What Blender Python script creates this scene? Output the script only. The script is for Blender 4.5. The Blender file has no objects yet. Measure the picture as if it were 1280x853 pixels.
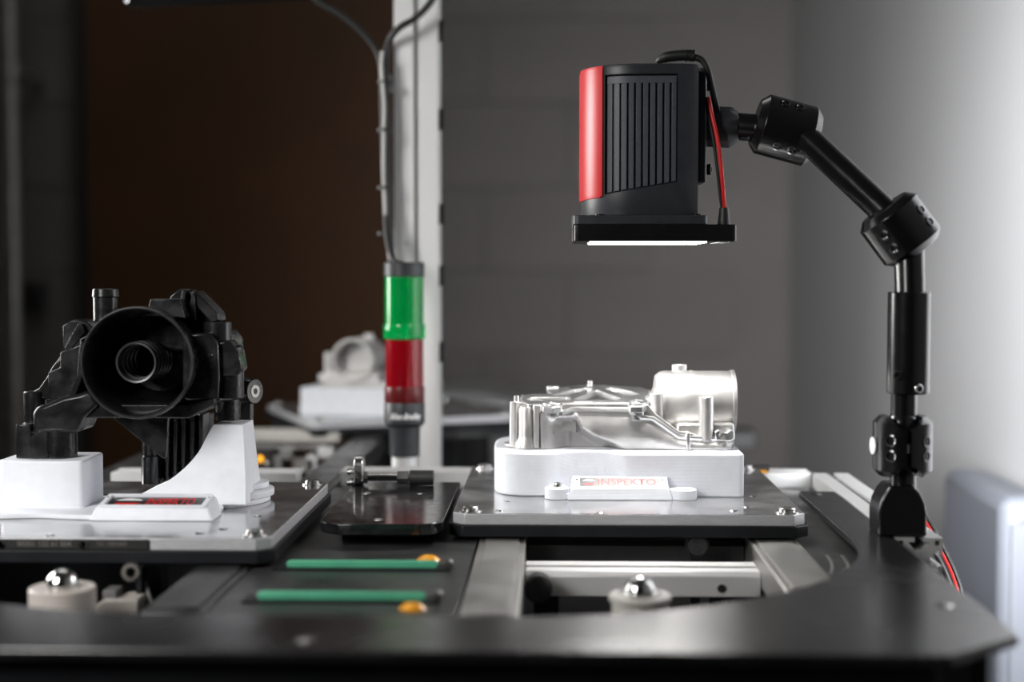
import bpy, bmesh, math, random
from mathutils import Vector, Matrix, Quaternion
from mathutils.geometry import tessellate_polygon
random.seed(7)
V = Vector
scene = bpy.context.scene
col = scene.collection

# ------------------------------------------------------------------ camera, world, lights, exposure
ZO = 0.9                    # height of the pallet tops above the floor; shapes below are written with z = 0 there
F = 1812.0                  # focal length in pixels of a 1280 x 853 picture
CAM_H = 0.215
YAW = math.atan(52 / F)
PITCH = math.atan(86.5 / F)
c_f = V((-math.sin(YAW) * math.cos(PITCH), math.cos(YAW) * math.cos(PITCH), -math.sin(PITCH)))
c_r = V((math.cos(YAW), math.sin(YAW), 0))
c_u = c_r.cross(c_f)
cd = bpy.data.cameras.new('camera')
cd.sensor_width = 36.0
cd.lens = F * 36 / 1280
cd.clip_start = 0.02
cd.dof.use_dof = True
cd.dof.focus_distance = 1.37
cd.dof.aperture_fstop = 2.4
cam = bpy.data.objects.new('camera', cd)
col.objects.link(cam)
cam.matrix_world = Matrix(((c_r.x, c_u.x, -c_f.x, 0), (c_r.y, c_u.y, -c_f.y, 0), (c_r.z, c_u.z, -c_f.z, CAM_H + ZO), (0, 0, 0, 1)))
scene.camera = cam

w = bpy.data.worlds.new('world')
scene.world = w
w.use_nodes = True
w.node_tree.nodes['Background'].inputs[0].default_value = (0.55, 0.6, 0.7, 1)
w.node_tree.nodes['Background'].inputs[1].default_value = 0.004

def area(name, loc, target, sx, sy, power, color=(1, 1, 1), spread=180):
    l = bpy.data.lights.new(name, 'AREA')
    l.shape = 'RECTANGLE'
    l.size, l.size_y = sx, sy
    l.energy = power
    l.color = color
    l.spread = math.radians(spread)
    o = bpy.data.objects.new(name, l)
    col.objects.link(o)
    p = V(loc) + V((0, 0, ZO))
    o.location = p
    o.rotation_euler = (V(target) + V((0, 0, ZO)) - p).to_track_quat('-Z', 'Y').to_euler()
    return o

area('softbox_front', (-1.0, 0.20, 0.75), (-0.42, 1.30, 0.06), 0.45, 0.7, 3.6, (1, 0.985, 0.96), 75)
area('softbox_left', (-1.5, 1.9, 0.5), (0.0, 1.40, 0.15), 0.5, 0.8, 6.0, (1, 0.99, 0.97), 90)
area('softbox_wall', (0.46, 1.15, 0.30), (0.70, 1.95, 0.25), 0.12, 0.9, 14.0, (0.96, 0.975, 1), 85)
area('overhead_fill', (-0.85, 2.7, 1.9), (-0.85, 2.8, 0), 1.2, 0.6, 5.5, (1, 0.98, 0.95))  # unseen lamp, added to brighten the back wall and door from above

vs = scene.view_settings
scene.display_settings.display_device = 'sRGB'
vs.view_transform = 'Standard'
vs.look = 'None'
vs.exposure = 0.22
vs.gamma = 1.0
vs.use_curve_mapping = False

# ------------------------------------------------------------------ helpers
def pt(u, v, d):
    """the point at distance d in front of the viewer's plane that lies along photo direction (u, v)"""
    r = c_f + c_r * ((u - 640) / F) + c_u * ((426.5 - v) / F)
    t = d / r.y
    return V((r.x * t, d, r.z * t + CAM_H))

def ptz(u, v, z):
    r = c_f + c_r * ((u - 640) / F) + c_u * ((426.5 - v) / F)
    t = (z - CAM_H) / r.z
    return V((r.x * t, r.y * t, z))

def px(d):
    return d / F

def frame(o, x=(1, 0, 0), y=(0, 1, 0)):
    x = V(x).normalized()
    y = V(y)
    y = (y - x * y.dot(x)).normalized()
    z = x.cross(y)
    m = Matrix.Identity(4)
    for i, a in enumerate((x, y, z, V(o))):
        m[0][i], m[1][i], m[2][i] = a
    return m

def axframe(o, z):
    z = V(z).normalized()
    a = V((0, 0, 1)) if abs(z.z) < 0.9 else V((1, 0, 0))
    x = a.cross(z).normalized()
    y = z.cross(x)
    return frame(o, x, y)

XZ = frame((0, 0, 0), (1, 0, 0), (0, 0, 1))      # local (x, y) -> world (x, z), local z -> world -y

def smooth_path(pts, n=8, closed=False):
    P = [V(p) for p in pts]
    out = []
    m = len(P)
    rng = m if closed else m - 1
    for i in range(rng):
        if closed:
            a, b, c, d = P[(i - 1) % m], P[i], P[(i + 1) % m], P[(i + 2) % m]
        else:
            b, c = P[i], P[i + 1]
            a = P[i - 1] if i else b + (b - c)
            d = P[i + 2] if i + 2 < m else c + (c - b)
        for k in range(n):
            t = k / n
            out.append(0.5 * ((2 * b) + (c - a) * t + (2 * a - 5 * b + 4 * c - d) * t * t + (3 * b - a - 3 * c + d) * t ** 3))
    if not closed:
        out.append(P[-1])
    return out

def arc2(cx, cy, r, a0, a1, n=8, ry=None):
    ry = r if ry is None else ry
    return [(cx + r * math.cos(math.radians(a0 + (a1 - a0) * i / n)), cy + ry * math.sin(math.radians(a0 + (a1 - a0) * i / n))) for i in range(n + 1)]

def rrect(x0, y0, x1, y1, r, n=5):
    return (arc2(x1 - r, y0 + r, r, -90, 0, n) + arc2(x1 - r, y1 - r, r, 0, 90, n)
            + arc2(x0 + r, y1 - r, r, 90, 180, n) + arc2(x0 + r, y0 + r, r, 180, 270, n))

def chrect(x0, y0, x1, y1, c):
    return [(x0 + c, y0), (x1 - c, y0), (x1, y0 + c), (x1, y1 - c), (x1 - c, y1), (x0 + c, y1), (x0, y1 - c), (x0, y0 + c)]

class MB:
    def __init__(s):
        s.v, s.f = [], []
    def add(s, vs_, fs_):
        b = len(s.v)
        s.v += [V(p) for p in vs_]
        s.f += [tuple(b + i for i in f) for f in fs_]
        return s
    def box(s, a, b, M=None):
        x0, y0, z0 = a
        x1, y1, z1 = b
        vs_ = [V(p) for p in ((x0, y0, z0), (x1, y0, z0), (x1, y1, z0), (x0, y1, z0), (x0, y0, z1), (x1, y0, z1), (x1, y1, z1), (x0, y1, z1))]
        if M:
            vs_ = [M @ p for p in vs_]
        return s.add(vs_, [(0, 3, 2, 1), (4, 5, 6, 7), (0, 1, 5, 4), (1, 2, 6, 5), (2, 3, 7, 6), (3, 0, 4, 7)])
    def prism(s, outl, z0, z1, M=None, holes=()):
        loops = [list(outl)] + [list(h) for h in holes]
        flat = [(p[0], p[1]) for l in loops for p in l]
        n = len(flat)
        vs_ = [V((p[0], p[1], z0)) for p in flat] + [V((p[0], p[1], z1)) for p in flat]
        if M:
            vs_ = [M @ p for p in vs_]
        fs_ = []
        if holes:
            for t in tessellate_polygon([[V((p[0], p[1], 0)) for p in l] for l in loops]):
                a, b, c = t
                A, B, C = (V(flat[i]) for i in t)
                if (B - A).cross(C - A) < 0:
                    b, c = c, b
                fs_ += [(a + n, b + n, c + n), (a, c, b)]
        else:
            k = len(loops[0])
            ar = sum(flat[i][0] * flat[(i + 1) % k][1] - flat[(i + 1) % k][0] * flat[i][1] for i in range(k))
            r = range(k) if ar > 0 else range(k - 1, -1, -1)
            fs_ += [tuple(i + n for i in r), tuple(reversed(list(r)))]
        o = 0
        for l in loops:
            k = len(l)
            for i in range(k):
                j = (i + 1) % k
                fs_.append((o + i, o + j, o + j + n, o + i + n))
            o += k
        return s.add(vs_, fs_)
    def uvprism(s, pts, d0, d1, holes=()):
        """outline traced at distance d0, extruded straight back to d1"""
        return s.prism([(p.x, p.z) for p in (pt(u, v, d0) for u, v in pts)], -d0, -d1, XZ,
                       [[(p.x, p.z) for p in (pt(u, v, d0) for u, v in h)] for h in holes])
    def uvbox(s, u0, v0, u1, v1, d0, d1):
        a, b = pt(u0, v1, d0), pt(u1, v0, d0)
        return s.box((a.x, d0, a.z), (b.x, d1, b.z))
    def lathe(s, prof, M, n=32, closed=False, a0=0.0, a1=360.0):
        full = abs(a1 - a0) >= 360
        k = n if full else n + 1
        vs_, rows = [], []
        for r, z in prof:
            if r < 1e-7:
                rows.append([len(vs_)] * k)
                vs_.append(M @ V((0, 0, z)))
            else:
                row = []
                for i in range(k):
                    a = math.radians(a0 + (a1 - a0) * i / n)
                    row.append(len(vs_))
                    vs_.append(M @ V((r * math.cos(a), r * math.sin(a), z)))
                rows.append(row)
        fs_ = []
        m = len(rows)
        for q in range(m if closed else m - 1):
            A, B = rows[q], rows[(q + 1) % m]
            for i in range(n):
                j = (i + 1) % k
                f = []
                for x in (A[i], A[j], B[j], B[i]):
                    if x not in f:
                        f.append(x)
                if len(f) > 2:
                    fs_.append(tuple(f))
        return s.add(vs_, fs_)
    def cyl(s, p0, p1, r0, r1=None, n=28, ch=0.0):
        p0, p1 = V(p0), V(p1)
        L = (p1 - p0).length
        r1 = r0 if r1 is None else r1
        pr = [(0, 0), (r0 - ch, 0), (r0, ch), (r1, L - ch), (r1 - ch, L), (0, L)] if ch else [(0, 0), (r0, 0), (r1, L), (0, L)]
        return s.lathe(pr, axframe(p0, p1 - p0), n)
    def pipe(s, p0, p1, r, ri, n=28, depth=None):
        """cylinder whose far end p1 has a bored hole"""
        p0, p1 = V(p0), V(p1)
        L = (p1 - p0).length
        dp = L * 0.5 if depth is None else depth
        return s.lathe([(0, 0), (r, 0), (r, L), (ri, L), (ri, L - dp), (0, L - dp)], axframe(p0, p1 - p0), n)
    def vcyl(s, u, v0, v1, d, rp, rp1=None, n=28, ch=0.0):
        a, b = pt(u, v1, d), pt(u, v0, d)
        return s.cyl(a, V((a.x, a.y, b.z)), rp * px(d), None if rp1 is None else rp1 * px(d), n, ch)
    def vpipe(s, u, v0, v1, d, rp, rip, n=28, depth=None):
        a, b = pt(u, v1, d), pt(u, v0, d)
        return s.pipe(a, V((a.x, a.y, b.z)), rp * px(d), rip * px(d), n, depth)
    def sphere(s, c, r, n=20):
        pr = [(r * math.sin(math.pi * i / n), -r * math.cos(math.pi * i / n)) for i in range(n + 1)]
        pr[0], pr[-1] = (0, -r), (0, r)
        return s.lathe(pr, Matrix.Translation(V(c)), n * 2)
    def tube(s, path, r, n=10):
        P = [V(p) for p in path]
        fr = None
        rows = []
        for i, p in enumerate(P):
            t = (P[min(i + 1, len(P) - 1)] - P[max(i - 1, 0)]).normalized()
            if fr is None:
                a = V((0, 0, 1)) if abs(t.z) < 0.9 else V((1, 0, 0))
                x = a.cross(t).normalized()
            else:
                x = (fr - t * fr.dot(t)).normalized()
            fr = x
            y = t.cross(x)
            rr = r[i] if isinstance(r, (list, tuple)) else r
            rows.append([p + (x * math.cos(2 * math.pi * k / n) + y * math.sin(2 * math.pi * k / n)) * rr for k in range(n)])
        vs_ = [q for row in rows for q in row]
        fs_ = []
        for i in range(len(rows) - 1):
            for k in range(n):
                fs_.append((i * n + k, i * n + (k + 1) % n, (i + 1) * n + (k + 1) % n, (i + 1) * n + k))
        fs_ += [tuple(reversed(range(n))), tuple((len(rows) - 1) * n + k for k in range(n))]
        return s.add(vs_, fs_)
    def grid(s, fn, nu, nv, flip=False):
        vs_ = [fn(i / nu, j / nv) for j in range(nv + 1) for i in range(nu + 1)]
        fs_ = []
        for j in range(nv):
            for i in range(nu):
                a = j * (nu + 1) + i
                f = (a, a + 1, a + nu + 2, a + nu + 1)
                fs_.append(f[::-1] if flip else f)
        return s.add(vs_, fs_)
    def build(s, name, mat, parent=None, at=None, bevel=0, seg=2, ang=38, recalc=True):
        org = V((0, 0, 0))
        if parent is not None:
            org = V(parent['_org'])
        elif at is not None:
            org = V(at)
        me = bpy.data.meshes.new(name)
        me.from_pydata([tuple(p - org) for p in s.v], [], s.f)
        me.update()
        if recalc:
            bm = bmesh.new()
            bm.from_mesh(me)
            bmesh.ops.recalc_face_normals(bm, faces=bm.faces)
            bm.to_mesh(me)
            bm.free()
        me.polygons.foreach_set('use_smooth', [True] * len(me.polygons))
        me.set_sharp_from_angle(angle=math.radians(ang))
        me.materials.append(mat)
        o = bpy.data.objects.new(name, me)
        col.objects.link(o)
        if parent is not None:
            o.parent = parent
        else:
            o.location = org + V((0, 0, ZO))
        o['_org'] = tuple(org)
        if bevel:
            b = o.modifiers.new('bevel', 'BEVEL')
            b.width = bevel
            b.segments = seg
            b.limit_method = 'ANGLE'
            b.angle_limit = math.radians(40)
            b.harden_normals = False
        return o

def cut(o, mb):
    """take the solids in mb out of object o"""
    org = V(o['_org'])
    me = bpy.data.meshes.new('cutter')
    me.from_pydata([tuple(p - org) for p in mb.v], [], mb.f)
    bm = bmesh.new()
    bm.from_mesh(me)
    bmesh.ops.recalc_face_normals(bm, faces=bm.faces)
    bm.to_mesh(me)
    bm.free()
    c = bpy.data.objects.new('cutter', me)
    col.objects.link(c)
    c.parent = o.parent
    c.location = o.location
    m = o.modifiers.new('cut', 'BOOLEAN')
    m.operation = 'DIFFERENCE'
    m.solver = 'EXACT'
    m.use_self = True
    m.object = c
    bpy.context.view_layer.update()
    dg = bpy.context.evaluated_depsgraph_get()
    nm = bpy.data.meshes.new_from_object(o.evaluated_get(dg))
    o.modifiers.clear()
    o.data = nm
    bpy.data.objects.remove(c)
    nm.polygons.foreach_set('use_smooth', [True] * len(nm.polygons))
    nm.set_sharp_from_angle(angle=math.radians(35))
    return o

def empty(name, at):
    o = bpy.data.objects.new(name, None)
    o.empty_display_size = 0.02
    col.objects.link(o)
    o.location = V(at) + V((0, 0, ZO))
    o['_org'] = tuple(V(at))
    return o

def tag(o, label=None, cat=None, group=None, kind=None):
    if label:
        o['label'] = label
    if cat:
        o['category'] = cat
    if group:
        o['group'] = group
    if kind:
        o['kind'] = kind
    return o

def thing(name, at, label, cat, group=None):
    return tag(empty(name, at), label, cat, group)

def copy_tree(o, parent=None):
    c = o.copy()
    col.objects.link(c)
    c.parent = parent
    for ch in list(o.children):
        copy_tree(ch, c)
    return c

def text(name, body, size, M, mat, parent, sx=1.0, bold=0.0, ext=0.0001, align='LEFT', shear=0.0, bend=None, width=None):
    cu = bpy.data.curves.new(name, 'FONT')
    cu.body = body
    cu.size = 1.0
    cu.align_x = align
    cu.align_y = 'CENTER'
    cu.offset = bold
    cu.shear = shear
    cu.resolution_u = 4
    t = bpy.data.objects.new('tmp', cu)
    col.objects.link(t)
    bpy.context.view_layer.update()
    me = bpy.data.meshes.new_from_object(t.evaluated_get(bpy.context.evaluated_depsgraph_get()))
    bpy.data.objects.remove(t)
    org = V(parent['_org'])
    if width:
        xs = [vv.co.x for vv in me.vertices]
        sx = width / ((max(xs) - min(xs)) * size)
    for vv in me.vertices:
        p = V((vv.co.x * size * sx, vv.co.y * size, ext))
        vv.co = (bend(p) if bend else M @ p) - org
    me.name = name
    me.materials.clear()
    me.materials.append(mat)
    o = bpy.data.objects.new(name, me)
    col.objects.link(o)
    o.parent = parent
    o['_org'] = tuple(org)
    return o

# ------------------------------------------------------------------ materials
MATS = {}
def mat(name, colr, rough=0.5, metal=0.0, noise=0.0, nscale=40.0, rvar=0.0, bump=0.0, bscale=200.0, coat=0.0, spec=0.5,
        trans=0.0, emit=0.0, stretch=None, bdist=0.0005, layers=0.0):
    m = bpy.data.materials.new(name)
    m.use_nodes = True
    nt = m.node_tree
    b = nt.nodes['Principled BSDF']
    b.inputs['Base Color'].default_value = (*colr, 1)
    b.inputs['Roughness'].default_value = rough
    b.inputs['Metallic'].default_value = metal
    b.inputs['Coat Weight'].default_value = coat
    b.inputs['Coat Roughness'].default_value = rough
    b.inputs['Specular IOR Level'].default_value = spec
    b.inputs['Transmission Weight'].default_value = trans
    if emit:
        b.inputs['Emission Color'].default_value = (*colr, 1)
        b.inputs['Emission Strength'].default_value = emit
    tc = nt.nodes.new('ShaderNodeTexCoord')
    mp = nt.nodes.new('ShaderNodeMapping')
    nt.links.new(tc.outputs['Object'], mp.inputs['Vector'])
    if stretch:
        mp.inputs['Scale'].default_value = stretch
    if noise or rvar:
        nz = nt.nodes.new('ShaderNodeTexNoise')
        nz.inputs['Scale'].default_value = nscale
        nz.inputs['Detail'].default_value = 5
        nt.links.new(mp.outputs['Vector'], nz.inputs['Vector'])
        if noise:
            r = nt.nodes.new('ShaderNodeMapRange')
            r.inputs['From Min'].default_value = 0.3
            r.inputs['From Max'].default_value = 0.7
            r.inputs['To Min'].default_value = 1 - noise
            r.inputs['To Max'].default_value = 1 + noise
            nt.links.new(nz.outputs['Fac'], r.inputs['Value'])
            mx = nt.nodes.new('ShaderNodeMix')
            mx.data_type = 'RGBA'
            mx.blend_type = 'MULTIPLY'
            mx.inputs[0].default_value = 1
            mx.inputs[6].default_value = (*colr, 1)
            nt.links.new(r.outputs['Result'], mx.inputs[7])
            nt.links.new(mx.outputs[2], b.inputs['Base Color'])
        if rvar:
            r = nt.nodes.new('ShaderNodeMapRange')
            r.inputs['From Min'].default_value = 0.3
            r.inputs['From Max'].default_value = 0.7
            r.inputs['To Min'].default_value = max(0.02, rough - rvar)
            r.inputs['To Max'].default_value = rough + rvar
            nt.links.new(nz.outputs['Fac'], r.inputs['Value'])
            nt.links.new(r.outputs['Result'], b.inputs['Roughness'])
    hgt = None
    if bump:
        nb = nt.nodes.new('ShaderNodeTexNoise')
        nb.inputs['Scale'].default_value = bscale
        nb.inputs['Detail'].default_value = 4
        nt.links.new(mp.outputs['Vector'], nb.inputs['Vector'])
        hgt = nb.outputs['Fac']
        bstr = bump
    if layers:
        wv = nt.nodes.new('ShaderNodeTexWave')
        wv.bands_direction = 'Z'
        wv.inputs['Scale'].default_value = 320
        wv.inputs['Distortion'].default_value = 0.6
        nt.links.new(tc.outputs['Object'], wv.inputs['Vector'])
        hgt = wv.outputs['Fac']
        bstr = layers
    if hgt is not None:
        bp = nt.nodes.new('ShaderNodeBump')
        bp.inputs['Strength'].default_value = bstr
        bp.inputs['Distance'].default_value = bdist
        nt.links.new(hgt, bp.inputs['Height'])
        nt.links.new(bp.outputs['Normal'], b.inputs['Normal'])
    MATS[name] = m
    return m

m_wall = mat('grey_block_paint', (0.108, 0.099, 0.092), 0.75, noise=0.08, nscale=3, bump=0.3, bscale=60, bdist=0.002)
m_wallr = mat('pale_grey_plaster', (0.46, 0.46, 0.465), 0.8, noise=0.03, nscale=2, bump=0.15, bscale=80, bdist=0.001)
m_floor = mat('concrete', (0.22, 0.21, 0.2), 0.55, noise=0.2, nscale=4)
m_ceil = mat('ceiling_paint', (0.5, 0.5, 0.5), 0.8, noise=0.04, nscale=3)
m_brown = mat('brown_board', (0.062, 0.027, 0.010), 0.6, noise=0.18, nscale=2.5, rvar=0.1, spec=0.25)
m_alu = mat('anodised_aluminium', (0.72, 0.72, 0.72), 0.34, 1.0, noise=0.05, nscale=30, rvar=0.05)
m_alumat = mat('matt_silver', (0.78, 0.78, 0.78), 0.5, 0.6, noise=0.03, nscale=20)
m_steel = mat('steel', (0.62, 0.61, 0.6), 0.22, 1.0, noise=0.08, nscale=60, rvar=0.06)
m_chrome = mat('polished_steel', (0.75, 0.75, 0.75), 0.08, 1.0, rvar=0.03, nscale=60)
m_greymet = mat('grey_rail_steel', (0.34, 0.335, 0.32), 0.4, 0.8, noise=0.1, nscale=30, rvar=0.08)
m_cast = mat('cast_aluminium', (0.62, 0.61, 0.60), 0.47, 0.95, noise=0.08, nscale=60, rvar=0.06, bump=0.25, bscale=700, bdist=0.0003)
m_castface = mat('machined_aluminium', (0.82, 0.82, 0.82), 0.34, 1.0, noise=0.05, nscale=80, rvar=0.05)
m_white = mat('printed_white_plastic', (0.79, 0.81, 0.86), 0.5, 0.0, noise=0.03, nscale=90, layers=0.5, bdist=0.0002)
m_black = mat('anodised_black', (0.008, 0.008, 0.009), 0.22, 0.0, rvar=0.04, nscale=60, spec=0.5)
m_rib = mat('blue_black_ribs', (0.075, 0.081, 0.098), 0.45, noise=0.12, nscale=400)
m_blackmat = mat('matt_black_housing', (0.030, 0.032, 0.037), 0.4, 0.0, noise=0.15, nscale=80, bump=0.15, bscale=1500, bdist=0.0002)
m_blackpl = mat('moulded_black_plastic', (0.009, 0.009, 0.010), 0.25, 0.0, noise=0.3, nscale=60, rvar=0.1, bump=0.12, bscale=500, bdist=0.0003)
m_rubber = mat('black_rubber', (0.012, 0.012, 0.012), 0.5, 0.0, noise=0.15, nscale=50)
m_plate = mat('polished_black_plate', (0.010, 0.010, 0.011), 0.25, 0.0, noise=0.3, nscale=14, rvar=0.05, spec=0.9, coat=0.7)
m_tongue = mat('dusty_black_plate', (0.012, 0.012, 0.013), 0.13, 0.0, noise=0.5, nscale=90, rvar=0.06, spec=0.6)
m_slide = mat('worn_dark_plastic', (0.035, 0.035, 0.036), 0.34, 0.0, noise=0.35, nscale=25, rvar=0.08)
m_pallet = mat('oiled_steel_plate', (0.48, 0.48, 0.49), 0.17, 0.8, noise=0.4, nscale=30, rvar=0.09, bump=0.1, bscale=300, bdist=0.0003)
m_palside = mat('brushed_edge', (0.6, 0.6, 0.62), 0.36, 0.35, noise=0.12, nscale=120, rvar=0.08, stretch=(1, 1, 12))
m_palblk = mat('black_pallet_plastic', (0.010, 0.011, 0.013), 0.45, 0.0, noise=0.2, nscale=40, spec=0.25)
m_dull = mat('dull_black', (0.012, 0.012, 0.012), 0.8, spec=0.1)
m_dkmetal = mat('burnished_dark_steel', (0.14, 0.14, 0.145), 0.18, 1.0)
m_litpl = mat('highlight_black_plastic', (0.035, 0.036, 0.038), 0.3, noise=0.3, nscale=120)  # highlights on rim and sleeve put into a greyer plastic colour
m_red = mat('red_shell', (0.62, 0.018, 0.022), 0.36, 0.0, noise=0.04, nscale=200)
m_wire = mat('red_wire', (0.7, 0.02, 0.02), 0.35)
m_green = mat('green_belt', (0.09, 0.42, 0.25), 0.4, noise=0.1, nscale=40)
m_orange = mat('orange_reflector', (0.85, 0.36, 0.02), 0.25, noise=0.15, nscale=150)
m_glens = mat('green_lens', (0.0, 0.5, 0.1), 0.12, trans=0.55)
m_rlens = mat('red_lens', (0.42, 0.003, 0.012), 0.12, trans=0.5)
m_grib = mat('green_core', (0.0, 0.28, 0.06), 0.35)
m_rrib = mat('dark_red_core', (0.2, 0.003, 0.006), 0.35)
m_rdark = mat('dark_red_ring', (0.11, 0.004, 0.005), 0.3)
m_lbl = mat('label_black', (0.015, 0.015, 0.015), 0.3, coat=0.5)
m_post = mat('pale_post_aluminium', (0.86, 0.86, 0.86), 0.42, 0.25, noise=0.02, nscale=20)
m_lblred = mat('label_red', (0.75, 0.02, 0.02), 0.35)
m_lblwhite = mat('label_white', (0.85, 0.85, 0.85), 0.35)
m_idtxt = mat('id_grey', (0.16, 0.15, 0.14), 0.5)
m_lamp = mat('lamp_diffuser', (1, 0.98, 0.95), 0.5, emit=30)
m_led = mat('orange_led', (1.0, 0.42, 0.02), 0.4, emit=1.6)
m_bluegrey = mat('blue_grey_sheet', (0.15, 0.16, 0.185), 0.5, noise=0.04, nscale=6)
m_beige = mat('beige_plastic', (0.55, 0.5, 0.46), 0.4, noise=0.06, nscale=60)
m_palebeige = mat('pale_cover', (0.6, 0.58, 0.54), 0.35, noise=0.06, nscale=40)
m_grey = mat('dark_grey_cabinet', (0.16, 0.16, 0.16), 0.5, noise=0.08, nscale=5)

def screw(name, p, axis, r, h, m, parent, hexr=0.55, n=20):
    """socket head screw: head from p along axis with a bored socket"""
    return MB().lathe([(0, 0), (r, 0), (r, h * 0.8), (r * 0.9, h), (r * hexr, h), (r * hexr, h * 0.35), (0, h * 0.35)], axframe(p, axis), n).build(name, m, parent)

# ------------------------------------------------------------------ the room
YB = 4.2
XR = pt(985, 426, YB).x
XL, YF, ZF, ZC = -2.6, -1.6, -ZO, 2.1
def slab(name, a, b, m):
    return tag(MB().box(a, b).build(name, m, at=((a[0] + b[0]) / 2, (a[1] + b[1]) / 2, a[2])), kind='structure')
slab('floor', (XL - .1, YF, ZF - .1), (XR + .1, YB + .1, ZF), m_floor)
slab('ceiling', (XL - .1, YF, ZC), (XR + .1, YB + .1, ZC + .1), m_ceil)
slab('wall_right', (XR, YF, ZF), (XR + .1, YB + .1, ZC), m_wallr)
slab('wall_left', (XL - .1, YF, ZF), (XL, YB + .1, ZC), m_wall)
wb = slab('wall_back', (XL, YB, ZF), (XR, YB + .1, ZC), m_wall)
blk_h, blk_l = 0.241, 0.482
z_off = pt(700, 23, YB).z
dx0, dx1 = pt(112, 400, 4.12).x, pt(508, 400, 4.12).x
blk_me = None
for r in range(-9, 3):
    zc = z_off + r * blk_h + blk_h / 2
    if zc - blk_h / 2 < ZF - .02:
        continue
    for c in range(-5, 8):
        xc = -0.2 + c * blk_l + (blk_l / 2 if r % 2 else 0)
        if xc < -2.1 or xc + blk_l / 2 > XR - .003 or (dx0 + .02 < xc - blk_l / 2 and xc + blk_l / 2 < dx1 - .02):
            continue
        if blk_me is None:
            o = MB().box((-blk_l / 2 + .0025, -.006, -blk_h / 2 + .0025), (blk_l / 2 - .0025, .0, blk_h / 2 - .0025)).build('block', m_wall, bevel=0.002, seg=1)
            blk_me = o.data
        else:
            o = bpy.data.objects.new('block', blk_me)
            col.objects.link(o)
            b = o.modifiers.new('bevel', 'BEVEL'); b.width = 0.002; b.segments = 1
        o.parent = wb
        wo = V(wb['_org'])
        o.location = V((xc, YB, zc)) - wo

# brown door; the frame is coloured black for the shadow line at its edge
dr = empty('door_1', ((dx0 + dx1) / 2, 4.1, ZF)); tag(dr, kind='structure')
MB().box((dx0, 4.12, ZF), (dx1, 4.16, 1.2)).build('door_leaf', m_brown, dr, bevel=.003)
fr = MB()
fr.box((dx0 - .035, 4.13, ZF), (dx0, 4.188, 1.25)).box((dx1, 4.13, ZF), (dx1 + .035, 4.188, 1.25)).box((dx0 - .035, 4.13, 1.2), (dx1 + .035, 4.188, 1.25))
fr.build('door_frame', m_rubber, dr)

# steel pipe and black box at the far grey wall
p = pt(16, 300, 3.95)
t = thing('conduit_pipe', (p.x, p.y, ZF), 'vertical grey metal pipe in front of the grey block wall, left of the brown door', 'pipe')
MB().cyl((p.x, p.y, ZF), (p.x, p.y, ZC), .022).build('tube', m_greymet, t)
for zz in (-0.2, 0.75):
    MB().lathe([(.022, 0), (.029, 0), (.029, .03), (.022, .03)], Matrix.Translation((p.x, p.y, zz)), 24, closed=True).build('pipe_clamp', m_greymet, t)
    MB().box((p.x - .012, p.y + .026, zz + .004), (p.x + .012, YB - .012, zz + .026)).build('clamp_stem', m_greymet, t)
a, b = pt(22, 393, 4.14), pt(52, 352, 4.14)
t = thing('switch_box', ((a.x + b.x) / 2, 4.14, a.z), 'small black box fixed on the grey block wall beside the pipe', 'switch box')
MB().box((a.x, 4.14, a.z), (b.x, 4.188, b.z)).build('casing', m_rubber, t, bevel=.006)
MB().cyl(((a.x + b.x) / 2, 4.14, (a.z + b.z) / 2), ((a.x + b.x) / 2, 4.125, (a.z + b.z) / 2), .014).build('button', m_black, t)

# ------------------------------------------------------------------ conveyor: plates, rails, profiles
ZP = -0.012
R1, R2 = 0.29, 0.33
arcR = arc2(0.254 - R1, 0.945 + R1, R1, 0, -90, 28)
arcL = arc2(-0.575 + R2, 0.945 + R2, R2, -90, -180, 28)
outl = [(0.291, 1.50), (0.254, 1.50)] + arcR + arcL + [(-0.575, 1.50), (-0.70, 1.50), (-0.70, 0.855), (0.236, 0.855), (0.291, 0.905)]
gp = thing('guide_plate', (-.2, .9, ZP - .007), 'large glossy black plate with a curved inner edge along the conveyor turn', 'plate')
MB().prism(outl, ZP - .007, ZP).build('plate', m_plate, gp, bevel=.0012)
for (u, v) in ((1020, 618), (1180, 757), (382, 800)):
    q = ptz(u, v, ZP)
    MB().lathe([(0, .0008), (.0045, .0008), (.006, 0), (.006, -.001), (0, -.001)], Matrix.Translation(q), 20).build('countersunk_screw', m_steel, gp)

def skirt(a, b, label):
    t = thing('skirt_panel', ((a[0] + b[0]) / 2, (a[1] + b[1]) / 2, a[2]), label, 'panel', 'conveyor skirt panels')
    MB().box(a, b).build('panel', m_palblk, t, bevel=.001)
    lx = (b[0] - a[0]) > .1
    n = 4
    for i in range(n):
        f = (i + .5) / n
        p = (a[0] + (b[0] - a[0]) * f, a[1], -.05) if lx else (b[0], a[1] + (b[1] - a[1]) * f, -.05)
        screw('panel_screw', p, (0, -1, 0) if lx else (1, 0, 0), .004, .002, m_black, t)
skirt((-.69, .872, -.16), (.232, .884, ZP - .0072), 'long black skirt panel below the front edge of the curved plate')
skirt((.268, .93, -.16), (.280, 1.232, ZP - .0072), 'short black skirt panel below the right edge of the curved plate')
fm = thing('conveyor_base', (-.2, 1.3, ZF), 'black base with legs under the whole conveyor', 'conveyor base')
MB().box((-.69, .872, -.2), (.34, 2.6, -.1601)).build('darkening_pan', m_palblk, fm)  # black pan added to darken the space below the conveyor
for x in (-.64, .29):
    for y in (.92, 2.5):
        MB().box((x - .03, y - .03, ZF), (x + .03, y + .03, -.2)).build('leg', m_palblk, fm, bevel=.003)

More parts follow.
